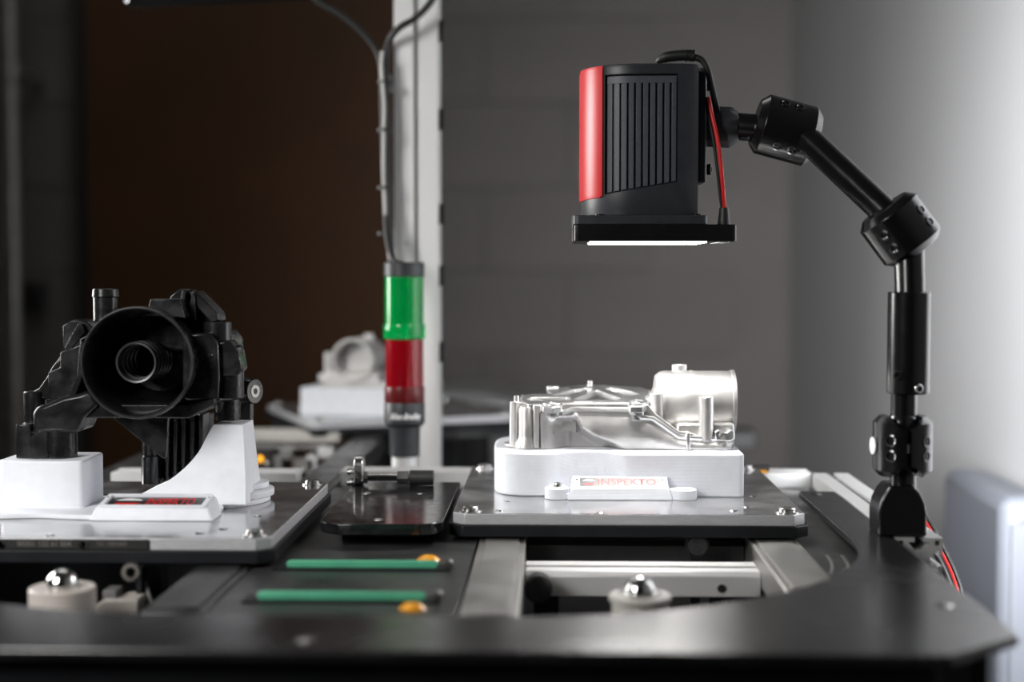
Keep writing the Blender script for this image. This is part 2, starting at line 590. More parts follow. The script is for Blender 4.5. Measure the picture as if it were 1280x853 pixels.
# sliding floor inside the turn
sl = thing('slide_plate', (.2, 1.2, -.034), 'dark grey sliding plate curving inside the black plate edge', 'plate')
a_end = -math.degrees(math.acos((.2178 + .036) / .308))
so = [(0.272, 1.598)] + arc2(-.036, 1.235, .308, 0, a_end, 16) + [(.2178, 1.598)]
MB().prism(so, -.034, -.027).build('floor_strip', m_slide, sl, bevel=.0006)
for rr, a0 in ((.268, -17), (.281, -24)):
    MB().lathe([(rr, 0), (rr + .0022, 0), (rr + .0022, .0006), (rr, .0006)], Matrix.Translation((-.036, 1.235, -.0270)), 40, closed=True, a0=a0, a1=0).build('wear_line', m_greymet, sl)
MB().box((.222, 1.09, -.16), (.262, 1.59, -.0341)).build('support', m_palblk, sl)

tp = thing('transfer_plate', (-.157, 1.2, -.03), 'flat black plate with two green belts between the lanes', 'plate')
MB().box((-.244, .95, -.031), (-.068, 1.598, -.025)).build('plate', m_slide, tp, bevel=.0006)
for yb in (1.16, 1.045):
    MB().box((-.226, yb - .011, -.0249), (-.083, yb + .011, -.0236)).build('belt_slot', m_palblk, tp)
    a0, b0 = -.213, -.096
    ol = arc2(b0, 0, .0030, -90, 90, 6) + arc2(a0, 0, .0030, 90, 270, 6)
    gb = MB().prism(ol, yb - .003, yb + .003, frame((0, 0, -.0215), (1, 0, 0), (0, 0, 1)) @ Matrix.Scale(-1, 4, (0, 0, 1))).build('green_belt', m_green, tp, bevel=.001)
    MB().cyl((b0 + .012, yb - .006, -.0215), (b0 + .012, yb + .006, -.0215), .0035).build('belt_pulley', m_steel, tp)
for q, s in ((ptz(536, 700, -.0245), 1), (ptz(516, 761, -.0245), 1)):
    MB().lathe([(0, .0045), (.006, .0035), (.0105, 0), (0, 0)], Matrix.Translation(q), 8).build('orange_reflector', m_orange, tp)
MB().box((-.24, .96, -.16), (-.072, 1.59, -.0311)).build('support', m_palblk, tp)

ig = thing('inner_guide_plate', (-.15, 1.37, -.014), 'black glossy plate with rounded front corners between the two pallets', 'plate')
ol = [(-.206, 1.50), (-.206, 1.285)] + [(x, y) for x, y in arc2(-.176, 1.272, .030, 180, 250, 10, .027)] + [(x, y) for x, y in arc2(-.127, 1.272, .030, 290, 360, 10, .027)] + [(-.097, 1.285), (-.097, 1.50)]
MB().prism(ol, -.014, -.004).build('plate', m_tongue, ig, bevel=.001)
MB().box((-.19, 1.29, -.0249), (-.11, 1.49, -.0141)).build('spacer', m_palblk, ig)
for (u, v) in ((473, 650), (458, 617), (526, 617)):
    q = ptz(u, v, -.004)
    MB().lathe([(0, .0006), (.004, .0006), (.0052, 0), (.0052, -.001), (0, -.001)], Matrix.Translation(q), 20).build('countersunk_screw', m_chrome, ig)

def lane_rail(x0, x1, y0, y1, label, m):
    t = thing('lane_rail', ((x0 + x1) / 2, (y0 + y1) / 2, -.16), label, 'rail', 'lane rails')
    MB().box((x0, y0, -.05), (x1, y1, -.024)).build('rail_body', m, t, bevel=.0012)
    MB().box((x0 + .006, y0 + .01, -.0239), (x1 - .006, y1, -.0225)).build('running_strip', m, t, bevel=.0004)
    MB().box((x0 + .006, y0 + .01, -.16), (x1 - .006, y1 - .01, -.0501)).build('rail_foot', m_palblk, t)
    return t
lane_rail(-.066, -.024, .985, 1.598, 'grey steel rail running under the left side of the silver casting pallet', m_greymet)
lane_rail(.174, .217, 1.075, 1.598, 'grey steel rail running under the right side of the silver casting pallet', m_greymet)
lane_rail(-.290, -.246, 1.0, 2.13, 'dark rail under the black part pallet, running far back past the stack light', m_slide)
lane_rail(-.545, -.505, 1.0, 2.13, 'dark rail at the far left under the black part pallet', m_slide)

def slot_outline(w, slot=.008, depth=.0105, lip=.0018, inner=.017):
    h, s, n = w / 2, slot / 2, inner / 2
    side = [(-h, -h), (-s, -h), (-s, -h + lip * 2), (-n, -h + lip * 2), (-n, -h + lip * 2 + .0015), (-s * .9, -h + depth), (s * .9, -h + depth), (n, -h + lip * 2 + .0015), (n, -h + lip * 2), (s, -h + lip * 2), (s, -h)]
    out = []
    for k in range(4):
        c, si = math.cos(k * math.pi / 2), math.sin(k * math.pi / 2)
        out += [(x * c - y * si, x * si + y * c) for x, y in side]
    return out
def circ(cx, cy, r, n=16):
    return [(cx + r * math.cos(2 * math.pi * i / n), cy + r * math.sin(2 * math.pi * i / n)) for i in range(n)]
def profile(mb, c, axis, up, w, L):
    """slotted aluminium extrusion of width w from c along axis"""
    z = V(axis).normalized()
    y = V(up)
    x = y.cross(z)
    M = frame(c, x, y)
    k = w / 2 - .0045
    mb.prism(slot_outline(w), 0, L, M, [circ(0, 0, .0034, 12)] + [rrect(sx * k - .0022, sy * k - .0022, sx * k + .0022, sy * k + .0022, .0008, 2) for sx in (-1, 1) for sy in (-1, 1)])
    return mb

pr = thing('side_profile', (.313, 1.4, -.0525), 'slotted aluminium profile rail carrying the foot of the black arm', 'profile')
profile(MB(), (.313, 1.24, -.0325), (0, 1, 0), (0, 0, 1), .04, .40).build('extrusion', m_alumat, pr)
MB().box((.3095, 1.27, -.0165), (.3165, 1.60, -.0125 - .0026)).build('slot_strip', m_grey, pr)
MB().box((.295, 1.30, -.16), (.331, 1.6, -.0526)).build('bracket', m_palblk, pr)
for i, (x0, x1, lb) in enumerate(((-.503, -.292, 'pale aluminium cross profile seen behind the white ramp of the black part'), (-.243, .292, 'aluminium cross profile behind the silver casting pallet and the black rounded plate'))):
    t = thing('cross_profile', ((x0 + x1) / 2, 1.625, -.053), lb, 'profile', 'cross profiles')
    profile(MB(), (x0, 1.645 if i == 0 else 1.662, -.033), (1, 0, 0), (0, 0, 1), .04, x1 - x0 if i == 0 else .05 + x1 - x0 - .05).build('extrusion', m_alumat, t)
    for xx in (x0 + .04, x1 - .04):
        MB().box((xx - .015, 1.63, -.16), (xx + .015, 1.66, -.0531)).build('bracket', m_palblk, t)

def beam(x0, x1, y0, y1, z0, z1, label, m):
    t = thing('cross_beam', ((x0 + x1) / 2, (y0 + y1) / 2, z0), label, 'beam', 'beams between the rails')
    body = MB().prism([(y0, z0), (y1, z0), (y1, z1), (y0 + .004, z1), (y0, z1 - .004)], x0, x1, frame((0, 0, 0), (0, 1, 0), (0, 0, 1))).build('bar', m, t, bevel=.0008)
    for xx in (x0 + .02, x1 - .02):
        MB().box((xx - .008, y0 + .004, -.16), (xx + .008, y1 - .002, z0 - .0001)).build('bracket', m_palblk, t)
    return t
b1 = beam(-.0235, .1735, 1.205, 1.25, -.057, -.036, 'bright aluminium beam crossing below the silver casting pallet front edge', m_alumat)
MB().box((-.0235, 1.224, -.0359), (.1735, 1.227, -.0352)).build('groove_line', m_greymet, b1)
q = pt(902, 736, 1.2049)
MB().cyl(q, q + V((0, -.001, 0)), .0035).build('hole_plug', m_rubber, b1)
beam(-.0235, .1735, 1.10, 1.165, -.092, -.066, 'lower grey beam in front of the bright aluminium beam', m_greymet)
beam(-.0235, .1735, 1.31, 1.345, -.062, -.030, 'dark beam half hidden in the shade under the silver casting pallet', m_slide)

for (u, v, d, lb) in ((872, 683, 1.285, 'dark round roller disc under the front edge of the silver casting pallet'), (673, 738, 1.175, 'dark round roller disc beside the grey rail below the bright beam')):
    c = pt(u, v, d)
    rr = 13.5 * px(d) if u > 800 else 16 * px(d)
    t = thing('roller', (c.x, c.y, c.z - rr), lb, 'roller', 'roller discs')
    MB().lathe([(0, 0), (rr * .92, 0), (rr, .0015), (rr, .02), (0, .02)], axframe(c, (0, 1, 0)), 32).build('disc', m_slide, t)
    MB().lathe([(rr * 1.02, .0012), (rr * 1.1, .0012), (rr * 1.1, .018), (rr * 1.02, .018)], axframe(c, (0, 1, 0)), 32, closed=True).build('rim', m_rubber, t)
    MB().box((c.x - .004, c.y + .0185, -.16), (c.x + .004, c.y + .0235, c.z)).build('bracket', m_palblk, t)
    text('disc_lettering', 'ROTU', .0085, frame(c + V((0, -.0001, 0)), (0, 0, 1), (-1, 0, 0)), m_rubber, t, align='CENTER')

def ball_unit(c, rb, cup, label):
    t = thing('ball_transfer', (c.x, c.y, -.16), label, 'ball transfer', 'ball transfers')
    if cup:
        MB().lathe([(0, -.02), (.0245, -.02), (.0245, -.001), (.0235, 0), (.0135, -.0005), (.0125, -.004), (0, -.004)], Matrix.Translation(c), 40).build('cup', m_beige, t)
        MB().cyl((c.x, c.y, -.16), (c.x, c.y, c.z - .02), .018).build('post', m_palblk, t)
    else:
        MB().lathe([(0, -.004), (.0235, -.004), (.0235, -.001), (.0225, 0), (0, 0)], Matrix.Translation(c), 40).build('collar', m_palebeige, t)
        MB().prism(circ(c.x, c.y, .0165, 6), c.z, c.z + .003).build('hex_seat', m_steel, t, bevel=.0006)
        MB().cyl((c.x, c.y, -.16), (c.x, c.y, c.z - .004), .021).build('post', m_palebeige, t)
    MB().sphere(c + V((0, 0, .0015)), rb).build('ball', m_chrome, t)
ball_unit(V((pt(800, 740, 1.07).x, 1.07, -.0245)), .0118, False, 'shiny steel ball in a pale collar below the silver casting pallet')
ball_unit(V((pt(78, 740, 1.07).x, 1.07, -.0215)), .0118, True, 'shiny steel ball in a beige cup below the black part pallet')

# odds and ends in the shade under the left pallet
a = pt(145, 762, 1.13)
t = thing('sensor_bracket', (a.x, 1.13, -.16), 'beige sensor bracket in the shade beside the ball in the beige cup', 'bracket')
MB().uvprism([(118, 772), (118, 758), (130, 750), (172, 750), (172, 790), (118, 790)], 1.12, 1.15).build('block', m_beige, t, bevel=.0015)
MB().uvbox(128, 739, 145, 751, 1.125, 1.145).build('clip', m_grey, t, bevel=.0008)
q = pt(131, 772, 1.12)
screw('screw', q, (0, -1, 0), .0042, .003, m_steel, t)
MB().box((a.x - .01, 1.13, -.16), (a.x + .01, 1.145, pt(145, 790, 1.12).z)).build('foot', m_palblk, t)
t = thing('stop_bar', (pt(173, 740, 1.14).x, 1.14, -.16), 'upright black stop bar in the shade below the black part pallet', 'bar')
g = pt(173, 702, 1.14)
MB().box((g.x - .0022, 1.14, -.16), (g.x + .0022, 1.155, -.0215)).build('bar', m_palblk, t, bevel=.0006)
q = pt(163, 716, 1.139)
MB().lathe([(.004, 0), (.0075, 0), (.0075, .006), (.004, .006)], axframe(q, (0, 1, 0)), 24, closed=True).build('eyelet', m_steel, t)
MB().tube(smooth_path([pt(181, 728, 1.15), pt(186, 745, 1.145), pt(192, 768, 1.14), pt(190, 800, 1.14)]), .002, 8).build('cable', m_grey, t)

# ------------------------------------------------------------------ pallets
def make_pallet(x0, y0, label, name='workpiece_pallet'):
    W = .32
    t = thing(name, (x0 + W / 2, y0 + W / 2, -.021), label, 'pallet', 'pallets on the conveyor')
    MB().prism(chrect(x0, y0, x0 + W, y0 + W, .012), -.0205, -.0102).build('plastic_base', m_palblk, t, bevel=.0008)
    top = MB().prism(chrect(x0 + .003, y0 + .003, x0 + W - .003, y0 + W - .003, .011), -.0102, -.0004).build('metal_edge', m_palside, t, bevel=.0006)
    MB().prism(chrect(x0 + .0036, y0 + .0036, x0 + W - .0036, y0 + W - .0036, .011), -.0004, .0).build('metal_top', m_pallet, t)
    for sx in (.018, W - .018):
        for sy in (.018, W - .018):
            s = screw('corner_screw', (x0 + sx, y0 + sy, 0), (0, 0, 1), .0075, .0045, m_steel, t)
            MB().lathe([(0, 0), (.0105, 0), (.0105, .0011), (0, .0011)], Matrix.Translation((x0 + sx, y0 + sy, 0)), 24).build('washer', m_steel, s)
    for (ax, ay) in ((.135, .012), (.045, .02), (.27, .045), (.05, .075), (.285, .11), (.255, .025)):
        MB().lathe([(0, .0007), (.0032, .0007), (.0042, 0), (0, 0)], Matrix.Translation((x0 + ax, y0 + ay, 0)), 16).build('locating_pin', m_chrome, t)
    return t
palR = make_pallet(-.093, 1.277, 'steel-topped pallet with black base carrying the silver casting on its white fixture')
palL = make_pallet(-.546, 1.152, 'steel-topped pallet with black base carrying the black plastic part')
yl = 1.152
idp = MB().box((pt(-40, 684, yl).x, yl + .001, -.0094), (pt(185, 684, yl).x, yl + .0032, -.0012)).build('id_strip', m_rubber, palL, bevel=.0003)
for u in (1, 104):
    q = pt(u, 686, yl + .001)
    screw('strip_screw', (q.x, yl + .001, -.0053), (0, -1, 0), .0034, .0016, m_chrome, idp)
text('strip_number', '00351 122 61 004', .0060, frame((pt(55, 686, yl).x, yl + .0008, -.0052), (1, 0, 0), (0, 0, 1)), m_idtxt, idp, align='CENTER', bold=.01)
text('strip_code', '151 1001043', .0048, frame((pt(139, 686, yl).x, yl + .0008, -.0049), (1, 0, 0), (0, 0, 1)), m_idtxt, idp, align='CENTER')

# ------------------------------------------------------------------ nameplate wedge used on both white fixtures
def nameplate(parent, x0, x1, y0, y1, z0, zf, zb, sunk):
    """wedge block with a tilted label face carrying the round mark and INSPEKTO"""
    n = MB()
    ch = .006
    bot = [(x0, y0), (x1, y0), (x1, y1), (x0, y1)]
    topi = [(x0 + ch * .8, y0 + .0035, zf), (x1 - ch * .8, y0 + .0035, zf), (x1 - ch * .8, y1, zb), (x0 + ch * .8, y1, zb)]
    n.add([(x, y, z0) for x, y in bot] + topi, [(0, 3, 2, 1), (4, 5, 6, 7), (0, 1, 5, 4), (1, 2, 6, 5), (2, 3, 7, 6), (3, 0, 4, 7)])
    blk = n.build('nameplate', m_white, parent, bevel=.0016, seg=3)
    o = V(((x0 + x1) / 2, y0 + .0035, zf))
    ydir = V((0, y1 - y0 - .0035, zb - zf))
    H = ydir.length
    M = frame(o, (1, 0, 0), ydir)
    W = (x1 - x0) / 2 - ch
    lw, l0, l1 = W - .006, H * .10, H * .86
    z = .0001 if not sunk else .0002
    if sunk:
        MB().prism(rrect(-W + .0012, .0004, W - .0012, H - .0002, .002, 4), 0, .0021, M, [rrect(-lw - .0006, l0 - .0004, lw + .0006, l1 + .0004, .001, 3)]).build('label_rim', m_white, blk, bevel=.0005)
    MB().prism([(-lw, l0), (lw, l0), (lw, l1), (-lw, l1)], 0, z, M).build('label', m_lbl, blk)
    hc = (l0 + l1) / 2
    hh = (l1 - l0)
    r = hh * .36
    mx = -lw + r * 1.9
    rx = r * 1.35
    MB().prism(arc2(mx, hc, rx, 20, 160, 16, r), z, z + .0001, M).build('mark_top', m_lblwhite, blk)
    MB().prism(arc2(mx, hc, rx, 200, 340, 16, r), z, z + .0001, M).build('mark_bottom', m_lblred, blk)
    tw = lw * 2 - (r * 1.9 + rx * 1.35) - hh * .3
    text('lettering', 'INSPEKTO', hh * .98, M @ Matrix.Translation((mx + rx * 1.25, hc, 0)), m_lblred, blk, width=tw, bold=.012, ext=z + .00008)
    for sx in (-1, 1):
        MB().cyl(M @ V((sx * (lw + .0028), H * .7, .0002)), M @ V((sx * (lw + .0028), H * .7, .0024 if sunk else .0006)), .0009, n=10).build('pin', m_rubber, blk)
    return blk

# ------------------------------------------------------------------ white fixture under the casting
FH = .0415
fixR = thing('printed_fixture', (.062, 1.455, 0), 'white printed fixture block with wavy front holding the silver casting', 'fixture', 'white printed fixtures')
left = smooth_path([V((x, y, 0)) for x, y in ((-.04, 1.535), (-.058, 1.50), (-.0585, 1.43), (-.053, 1.398), (-.038, 1.3835), (-.018, 1.380), (-.004, 1.3825), (.008, 1.391), (.020, 1.3985), (.035, 1.401), (.048, 1.3985), (.058, 1.389), (.068, 1.381), (.085, 1.379))], 6)
ol = [(p.x, p.y) for p in left] + [(.176, 1.379)] + arc2(.177, 1.384, .005, -90, 0, 4) + [(.182, 1.53), (.17, 1.545), (.05, 1.55)]
MB().prism(ol, 0, FH).build('block', m_white, fixR, bevel=.0018, seg=3)
for (u, rr, hh) in ((696, .0115, .0105), (854, .013, .0095)):
    c = V((pt(u, 620, 1.368).x, 1.369, 0))
    tb = MB()
    tb.prism(circ(c.x, c.y, rr, 28), 0, hh)
    tb.box((c.x - rr * .7, c.y, 0), (c.x + rr * .7, 1.388, hh * .98))
    sg = 1 if u < 780 else -1
    tb.box((min(c.x, c.x + sg * .022), c.y - .007, 0), (max(c.x, c.x + sg * .022), c.y + .008, hh * .55))
    tabo = tb.build('screw_tab', m_white, fixR, bevel=.0008)
    if u < 780:
        screw('tab_screw', (c.x + .0005, c.y + .002, hh), (0, 0, 1), .0042, .0042, m_steel, tabo)
    else:
        MB().lathe([(.004, 0), (.0075, 0), (.0075, .0006), (.004, .0006)], Matrix.Translation((c.x, c.y, hh)), 24, closed=True).build('tab_ring', m_white, tabo)
nameplate(fixR, pt(709, 620, 1.357).x, pt(841.5, 620, 1.357).x, 1.3565, 1.3742, 0, .0118, .0203, False)
MB().box((pt(716, 620, 1.37).x, 1.3743, 0), (pt(835, 620, 1.37).x, 1.383, .0196)).build('nameplate_back', m_white, fixR, bevel=.0008)

# ------------------------------------------------------------------ silver casting
cs = thing('aluminium_casting', (.067, 1.46, FH), 'silver cast aluminium housing with a short barrel on the wavy white fixture', 'casting', 'silver castings')
ZT = FH + .0004
def ss(x, a, b):
    t = min(1, max(0, (x - a) / (b - a)))
    return t * t * (3 - 2 * t)
D0 = 1.412
TOPV = [(672, 516), (700, 518), (715, 512), (785, 513), (800, 522), (815, 523), (848, 546), (872, 549), (918, 549)]
def topv(u):
    for (a, va), (b, vb) in zip(TOPV, TOPV[1:]):
        if u <= b:
            return va + (vb - va) * (u - a) / (b - a)
    return TOPV[-1][1]
CUR = [(700, 522), (722, 524), (727, 535), (742, 545), (764, 553), (777, 561), (782, 571)]
def curve_v(u):
    if u <= CUR[1][0]:
        return 522
    for (a, va), (b, vb) in zip(CUR[1:], CUR[2:]):
        if u <= b:
            return va + (vb - va) * (u - a) / (b - a)
    return 600
def front(fu, fv):
    u = 674 + (918 - 674) * fu
    v0 = topv(u)
    v = v0 + (572 - v0) * fv
    dd = D0
    # tunnel below and left of the sweeping duct
    below = ss(v - curve_v(u), -2, 9)
    inx = ss(u, 678, 715)
    dd += .020 * below * inx
    # duct is rounded: bulges in the middle, falls back at the bottom
    if u > 720:
        dd -= .006 * math.sin(math.pi * min(1, max(0, (v - v0) / (572 - v0)))) * (1 - below)
    dd += .004 * ss(u, 905, 918)
    p = pt(u, v, dd)
    if fv > .999:
        p.z = ZT
    return p
body = MB()
nu, nv = 90, 26
fr_ = [front(i / nu, j / nv) for j in range(nv + 1) for i in range(nu + 1)]
fs = []
for j in range(nv):
    for i in range(nu):
        a = j * (nu + 1) + i
        fs.append((a, a + nu + 1, a + nu + 2, a + 1))
bk = len(fr_)
top_row = list(range(nu + 1))
bot_row = list(range(nv * (nu + 1), (nv + 1) * (nu + 1)))
n1 = nu + 1
zlow = .058
def back_rows(i):
    p = fr_[i]
    z2 = min(p.z, zlow)
    return [V((p.x, D0 + .014, p.z)), V((p.x, D0 + .014, z2)), V((p.x, 1.53, z2)), V((p.x, 1.53, ZT))]
cols_ = [back_rows(i) for i in top_row]
vs2 = [cols_[i][k] for k in range(4) for i in range(n1)]
chain = [top_row] + [[bk + k * n1 + i for i in range(n1)] for k in range(4)] + [bot_row]
for A_, B_ in zip(chain, chain[1:]):
    for i in range(nu):
        fs.append((A_[i], A_[i + 1], B_[i + 1], B_[i]))
for sd in (0, nu):
    fs.append(tuple([c_[sd] for c_ in chain[1:5]] + [j * n1 + sd for j in range(nv, -1, -1)]))
body.add(fr_ + vs2, fs)
body.build('housing_body', m_cast, cs, ang=50)
MB().uvprism([(690, 488), (812, 488), (818, 500), (818, 545), (690, 545)], 1.518, 1.53).build('rear_wall', m_cast, cs, bevel=.001)
for (ua, ub) in ((716, 746), (746, 776), (690, 716)):
    MB().add([V((pt(ua if k < 2 else ub, 500, 1.42 if (k < 2) == (ua != 746) else 1.515).x + (0 if k % 2 else .003), 1.42 if (k < 2) == (ua != 746) else 1.515, z_)) for z_ in (.057, .082) for k in range(4)], [(0, 1, 3, 2), (4, 5, 7, 6), (0, 1, 5, 4), (1, 3, 7, 5), (3, 2, 6, 7), (2, 0, 4, 6)]).build('inner_rib', m_cast, cs)

# top flange with its ribbed openings
def yv(v):
    return 1.408 + .142 * (507 - v) / 26
def fl(u, v, dz=0):
    p = pt(u, v, yv(v))
    return V((p.x, p.y, p.z + dz))
def flange(outl, holes, th, name, m=m_castface):
    loops = [outl] + holes
    flat = [q for l in loops for q in l]
    n = len(flat)
    tops = [fl(u, v) for u, v in flat]
    bots = [p + V((0, 0, -th)) for p in tops]
    fs_ = []
    for t3 in tessellate_polygon([[V((fl(u, v).x, fl(u, v).y, 0)) for u, v in l] for l in loops]):
        fs_ += [tuple(t3), tuple(i + n for i in reversed(t3))]
    o = 0
    for l in loops:
        k = len(l)
        for i in range(k):
            j = (i + 1) % k
            fs_.append((o + i, o + j, o + j + n, o + i + n))
        o += k
    b = MB().add(tops + bots, fs_)
    return b.build(name, m, cs, bevel=.0005)
fout = [(651, 500), (654, 494), (668, 492.5), (690, 492), (684, 487.5), (688, 484.5), (705, 484), (735, 481.5), (752, 481.5), (800, 484), (812, 487), (811, 492), (806, 496), (812, 500), (810, 506), (803, 508.5), (788, 508.5), (782, 505), (780, 502.8), (718, 502.5), (705, 505), (701, 508.5), (690, 509.5), (679, 508.5), (676, 505.5), (660, 505.5)]
holes = [[(659, 499), (664, 497), (708, 496.5), (713, 498.2), (706, 500.5), (664, 501.5)],
         [(687, 494.5), (715, 487.5), (733, 484.5), (737, 486), (709, 494)],
         [(716, 499.6), (746, 487.5), (776, 498), (770, 500.2)],
         [(756, 486), (764, 484.5), (790, 489.5), (800, 493), (785, 495.5)],
         [(785, 501.5), (795, 498.8), (804, 500.5), (799, 503.5), (788, 504)]]
flange(fout, holes, .006, 'top_flange')
# rim line under the flange along the front
pth = [pt(u, topv(u), D0 - .002) for u in (703, 715, 785, 800, 816, 848, 862, 895)]
MB().tube(pth, .0026, 8).build('front_rim', m_castface, cs)
rim2 = MB()
rim2.uvprism([(703, 505), (782, 504), (810, 506), (820, 518), (848, 539), (862, 541), (875, 546), (918, 545), (918, 551), (872, 552), (846, 547), (815, 524), (803, 523), (800, 512), (713, 512), (703, 514)], D0 - .0015, D0 + .014)
rim2.build('side_flange', m_cast, cs, bevel=.0008)
lug = MB()
lug.uvprism([(893, 540), (898, 537.5), (904, 541), (909, 541), (912, 537.5), (918, 539), (918.5, 549), (913, 552), (895, 551)], D0 - .006, D0 + .012)
lug.build('end_lug', m_castface, cs, bevel=.001)
q = pt(903, 545, D0 - .006)
MB().lathe([(.0014, 0), (.0034, 0), (.0034, .002), (.0014, .002)], axframe(q, (0, -1, 0)), 18, closed=True).build('lug_eye', m_cast, cs)
# bosses below the flange lugs
for (u, v0, v1, rp, d) in ((690, 503.5, 521, 11.5, 1.418), (795, 503.0, 525, 13.5, 1.418)):
    b = MB()
    b.vpipe(u, v0, v1, d, rp, 4.2, depth=.004)
    b.sphere(pt(u, v1 - 1, d), rp * .8 * px(d), 12)
    b.build('lug_boss', m_castface, cs, bevel=.0004)
# front pillars of the left end
MB().vcyl(643.5, 502, 566, 1.43, 7.0, 6.2).build('pillar', m_cast, cs, bevel=.0006)
MB().vcyl(645.5, 494.5, 502.5, 1.43, 3.2, ch=.0004).build('dowel_pin', m_castface, cs)
b = MB()
a, c = pt(657.5, 566, 1.42), pt(657.5, 507, 1.42)
r0 = 9 * px(1.42)
hgt = c.z - ZT
b.lathe([(0, 0), (r0 * 1.45, 0), (r0 * 1.45, .005), (r0 * 1.1, .009), (r0, .012), (r0, hgt - .005), (r0 * .85, hgt - .0015), (r0 * .5, hgt), (0, hgt)], Matrix.Translation((a.x, 1.42, ZT)), 28)
b.build('domed_pillar', m_cast, cs)
MB().uvprism([(666, 506), (677, 506), (678, 569), (667, 569)], 1.412, 1.52).build('end_wall', m_cast, cs, bevel=.0015)
MB().uvprism([(649, 503), (668, 503), (668, 569), (641, 569)], 1.432, 1.52).build('end_web', m_cast, cs, bevel=.001)
MB().prism([(x, y) for x, y in arc2(pt(660, 570, 1.44).x, 1.44, .024, 0, 360, 32)][:-1], ZT, ZT + .003).build('foot_pad', m_cast, cs, bevel=.0006)
# barrel lying along x
BY = 1.462
bl, br_ = pt(823, 505, BY).x, pt(917, 505, BY).x
bz = .0835
R = .0318
axb = frame((bl, BY, bz), (0, 1, 0), (0, 0, 1))
Lb = br_ - bl
MB().lathe([(.012, -.006), (R * .86, -.0035), (R * .97, .001), (R, .006), (R, Lb * .42), (R * 1.02, Lb * .42), (R * 1.02, Lb * .45), (R, Lb * .45), (R, Lb - .004), (R * 1.03, Lb - .0035), (R * 1.03, Lb), (R * .9, Lb), (R * .88, Lb - .04), (0, Lb - .04)], axb, 56).build('barrel', m_cast, cs, ang=30)
MB().uvprism([(806, 500), (815, 494), (822, 478), (826, 471), (838, 470), (840, 520), (806, 520)], 1.445, 1.475).build('neck_gusset', m_cast, cs, bevel=.003)
MB().uvprism([(846, 530), (918, 530), (918, 570), (846, 570)], 1.418, 1.50).build('barrel_saddle', m_cast, cs, bevel=.002)
MB().uvprism([(858, 541), (863, 541), (863, 571), (858, 571)], 1.4025, 1.43).build('vertical_rib', m_castface, cs, bevel=.0008)
MB().vpipe(849, 456, 475, 1.47, 9.3, 4.5, depth=.004).build('pipe_stub', m_cast, cs, bevel=.0005)
MB().vpipe(820.5, 491.5, 526, 1.425, 8.2, 4.0, depth=.005).build('boss', m_cast, cs, bevel=.0005)
MB().vpipe(882.5, 496.5, 551, 1.413, 9.0, 4.2, depth=.006).build('boss', m_cast, cs, bevel=.0005)
MB().vcyl(737.5, 476, 484, 1.53, 3.0, ch=.0003).build('dowel_pin', m_castface, cs)
MB().vcyl(691, 483, 490, 1.53, 8, n=24).build('rear_lug', m_castface, cs, bevel=.0005)
text('cast_mark', '8', .006, frame(pt(692.5, 541, D0 - .0012), (1, .0, 0), (0, 0, 1)), m_castface, cs, align='CENTER')

for ch_ in cs.children:
    for vv in ch_.data.vertices:
        vv.co.z = max(vv.co.z, .0004)

# ------------------------------------------------------------------ white fixture of the black part
fixL = thing('printed_fixture', (-.39, 1.29, 0), 'white printed fixture with a cup and a curved ramp holding the black plastic part', 'fixture', 'white printed fixtures')
x0, x1 = pt(2, 600, 1.285).x, pt(108, 600, 1.285).x
cup_o = [(x0 + .004, 1.276), (x0 + .03, 1.272), (x0 + .052, 1.2725)] + arc2(x1 - .005, 1.279, .005, -80, 0, 4) + arc2(x1 - .008, 1.332, .008, 0, 90, 4) + arc2(x0 + .008, 1.332, .008, 90, 180, 4) + [(x0, 1.281)]
cupb = MB().prism(cup_o, 0, .0465).build('cup', m_white, fixL, bevel=.0018, seg=3)
wav = [V((x, y, 0)) for x, y in ((-.52, 1.245), (-.485, 1.238), (-.45, 1.243), (-.42, 1.238), (-.36, 1.232), (-.315, 1.240), (-.30, 1.262), (-.30, 1.30), (-.33, 1.335), (-.40, 1.345), (-.46, 1.35), (-.515, 1.345), (-.53, 1.30))]
MB().prism([(p.x, p.y) for p in smooth_path(wav, 5, True)], 0, .0042).build('base_plate', m_white, fixL, bevel=.001)
dc = V((pt(265, 610, 1.348).x, 1.348, 0))
MB().prism(arc2(dc.x, dc.y, .0545, 0, 360, 48)[:-1], 0, .0045).build('ramp_disc', m_white, fixL, bevel=.0012)
MB().prism(arc2(dc.x + .012, dc.y + .004, .0455, 0, 360, 48)[:-1], .0046, .011).build('ramp_step', m_white, fixL, bevel=.0012)
MB().prism(arc2(dc.x + .012, dc.y + .012, .039, 0, 360, 48)[:-1], .0111, .0165).build('ramp_step', m_white, fixL, bevel=.0012)
rp = smooth_path([V((u, v, 0)) for u, v in ((176, 618), (196, 609), (216, 598), (234, 583), (249, 565), (258, 547), (264, 536), (267, 531.5))], 5)
prof = [(p.x, p.y) for p in rp] + [(303, 531.5), (305.5, 560), (310, 600), (313, 630), (176, 630)]
